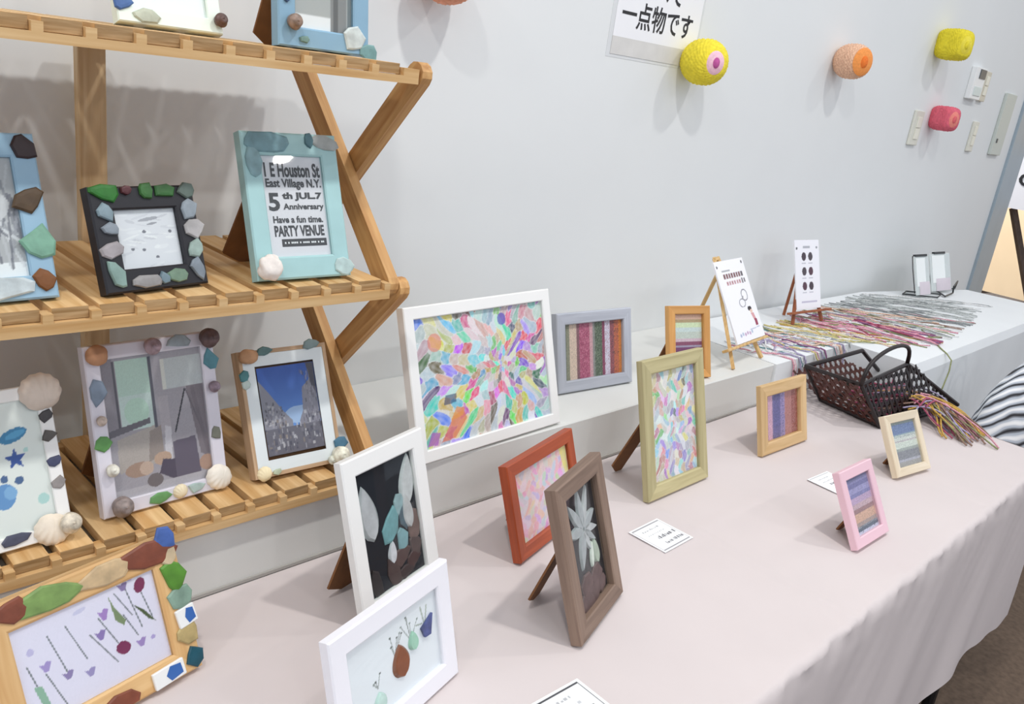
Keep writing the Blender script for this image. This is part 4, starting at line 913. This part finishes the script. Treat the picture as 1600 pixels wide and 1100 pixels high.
knitted('orange knitted ball at the top edge of the photo, above the shelf', .95, 1.521, .046, '#f3a98a', '#f0b48a', '#ee9a66', .6, 2.8, 2., 24)
nt = empty('wall_notice', (1.405, WY, 1.449), (0, 0, 0)); tag(nt, 'white notice sheet with black Japanese lettering on the wall', 'notice')
MB().box((-.012, -.0006, -.006), (.30, -.0001, .33)).build('clear_sleeve', M('clear_sleeve', '#f0f3f4', .2, trans=.2), nt)
MB().box((0, -.0016, .034), (.292, -.0008, .32)).build('paper_sheet', PAPER, nt); MB().box((0, -.0016, 0), (.292, -.0008, .034)).build('backing_strip', M('grey_card', '#d6d5d2', .8, .05, 25), nt)
lettering('一点物です', nt, .018, .054, .246, .052, -.0020, INK, .016)
lettering('すべて', nt, .066, .113, .145, .052, -.0020, INK, .016)
IV = M('ivory_plastic', '#dcdcd0', .4); IV2 = M('ivory_rocker', '#e9e8da', .35)
def plate(name, label, x0, x1, z0, z1, extra=(), d=.009, cat='switch plate', mat=None):
    root = empty(name, ((x0+x1)/2, WY, z0)); tag(root, label, cat); w = (x1-x0)/2
    cp = MB().box((-w, -d, 0), (w, -.0002, z1-z0)).build('cover_plate', mat or IV, root, bevel=.002)
    for nm, a, b, c, e, m in extra: MB().box((-w+a*2*w, -d-.003, b*(z1-z0)), (-w+c*2*w, -d+.0005, e*(z1-z0))).build(nm, m, cp, bevel=.0008)
    return root
DG = M('dark_display', '#4a5154', .3)
plate('switch_plate', 'ivory switch plate left of the pink knitted ball', 3.03, 3.105, 1.332, 1.445, (('rocker', .32, .18, .78, .48, IV2), ('rocker', .32, .52, .78, .82, IV2)))
plate('thermostat', 'white wall thermostat with a dark display below the plain yellow ball', 3.45, 3.56, 1.515, 1.626, (('display', .35, .66, .92, .95, DG), ('button_row', .2, .12, .85, .4, M('pale_button', '#d6e2de', .4))), .02, 'thermostat', M('white_plastic', '#eff2f2', .35))
plate('switch_plate', 'narrow beige switch plate touching the right side of the thermostat', 3.585, 3.645, 1.515, 1.622, (('rocker', .25, .2, .75, .5, IV2), ('rocker', .25, .54, .75, .84, IV2)), .012, 'switch plate', M('beige_plastic', '#d2cdbc', .45))
plate('switch_plate', 'ivory switch plate under the thermostat', 3.622, 3.68, 1.33, 1.442, (('rocker', .28, .2, .74, .5, IV2), ('rocker', .28, .55, .74, .85, IV2)))
plate('intercom_panel', 'tall grey-green wall panel next to the door frame', 3.90, 4.03, 1.326, 1.568, (('keyhole', .2, .2, .3, .27, DG),), .012, 'panel', M('grey_green_panel', '#c6cdc6', .45))

# ================================================================== BEYOND THE TABLES
st = empty('stool', (2.52, .485, 0)); tag(st, 'black pedestal stool carrying the striped bag behind the table end', 'stool')
def disc(r, z0, z1, n=28): return [(r*math.cos(2*math.pi*k/n), r*math.sin(2*math.pi*k/n), z0) for k in range(n)], (0, 0, z1-z0)
MB().prism(*disc(.15, .525, .55)).build('seat', BLK, st, bevel=.004)
MB().tube([(0, 0, .02), (0, 0, .525)], .02, 12).build('pedestal', BLK, st); MB().prism(*disc(.075, 0, .02)).build('foot', BLK, st, bevel=.004)
def striped_bag():
    nu, nv = 90, 60; m = bpy.data.materials.new('zebra_cloth'); m.use_nodes = True; nt_ = m.node_tree; b = nt_.nodes['Principled BSDF']; b.inputs['Roughness'].default_value = .85
    tc = nt_.nodes.new('ShaderNodeTexCoord'); wv = nt_.nodes.new('ShaderNodeTexWave'); wv.wave_type = 'BANDS'; wv.bands_direction = 'DIAGONAL'
    wv.inputs['Scale'].default_value = 13; wv.inputs['Distortion'].default_value = 4; wv.inputs['Detail'].default_value = 1; wv.inputs['Detail Scale'].default_value = 1.2
    r = nt_.nodes.new('ShaderNodeValToRGB'); r.color_ramp.interpolation = 'LINEAR'
    for p_, c in ((.0, '#2c2a2e'), (.42, '#3a383e'), (.52, '#b4bcc8'), (1., '#cdd4de')):
        e = r.color_ramp.elements.new(p_) if p_ not in (0., 1.) else r.color_ramp.elements[int(p_)]
        e.color = (*lin(c), 1)
    nt_.links.new(tc.outputs['Object'], wv.inputs['Vector']); nt_.links.new(wv.outputs['Fac'], r.inputs[0]); nt_.links.new(r.outputs[0], b.inputs['Base Color'])
    def fn(u, v):
        a = 2*math.pi*u; z = .0+.335*v
        k = (1-(max(0, v-.55)/.45)**2*.72)*(.9+.1*math.sin(v*6))*(1+.06*math.sin(a*5+v*4)+.03*math.sin(a*11))
        return (.155*math.cos(a)*k+.02*v, .135*math.sin(a)*k, z+.02*math.sin(a*2)*(v > .4)*(v-.4))
    vs, fs = grid(nu, nv, fn); mb = MB().add(vs, fs); k = nu+1
    mb.f += [tuple(range(k))[::-1], tuple(nv*k+i for i in range(k))]; mb.m += [0, 0]
    o = mb.build('striped_bag', m, smooth=True); o.location = (2.445, .435, .551)
    for dy in (-.025, .03):
        MB().tube([(.05-.06*math.cos(math.pi*k/12), dy+.02*math.sin(math.pi*k/12), .30+.115*math.sin(math.pi*k/12)) for k in range(13)], .006, 6).build('handle', m, o, smooth=True)
    return tag(o, 'black and grey zebra striped cloth bag behind the end of the pink table', 'bag')
striped_bag()
se = empty('floor_sign', (5.2, 1.15, 0)); tag(se, 'white sign board on a dark easel seen through the doorway', 'sign stand')
MB().box((-.012, -.42, 1.05), (.012, .42, 1.36)).build('sign_face', M('white_board', '#f4f4f8'), se)
DK = wood('dark_stained_wood', '#4a3a30', '#33261f', 'z')
MB().tube([(.03, .185, 1.05), (.03, -.30, .0)], .02, 4).build('leg', DK, se); MB().tube([(.03, .235, 1.05), (.06, .255, .0)], .018, 4).build('leg', DK, se); MB().tube([(.05, .25, .565), (.05, -.06, .565)], .014, 4).build('cross_bar', DK, se)
MB().box((.06, -.10, .0), (.085, -.06, 1.05)).build('post', M('brown_post', '#7a4a30', .6), se)
o = lettering('C', se, 0, 0, .09, .075, 0, INK, .01); o.rotation_euler = (0, 0, -math.pi/2); o.location = (-.0135, .19, 1.17)
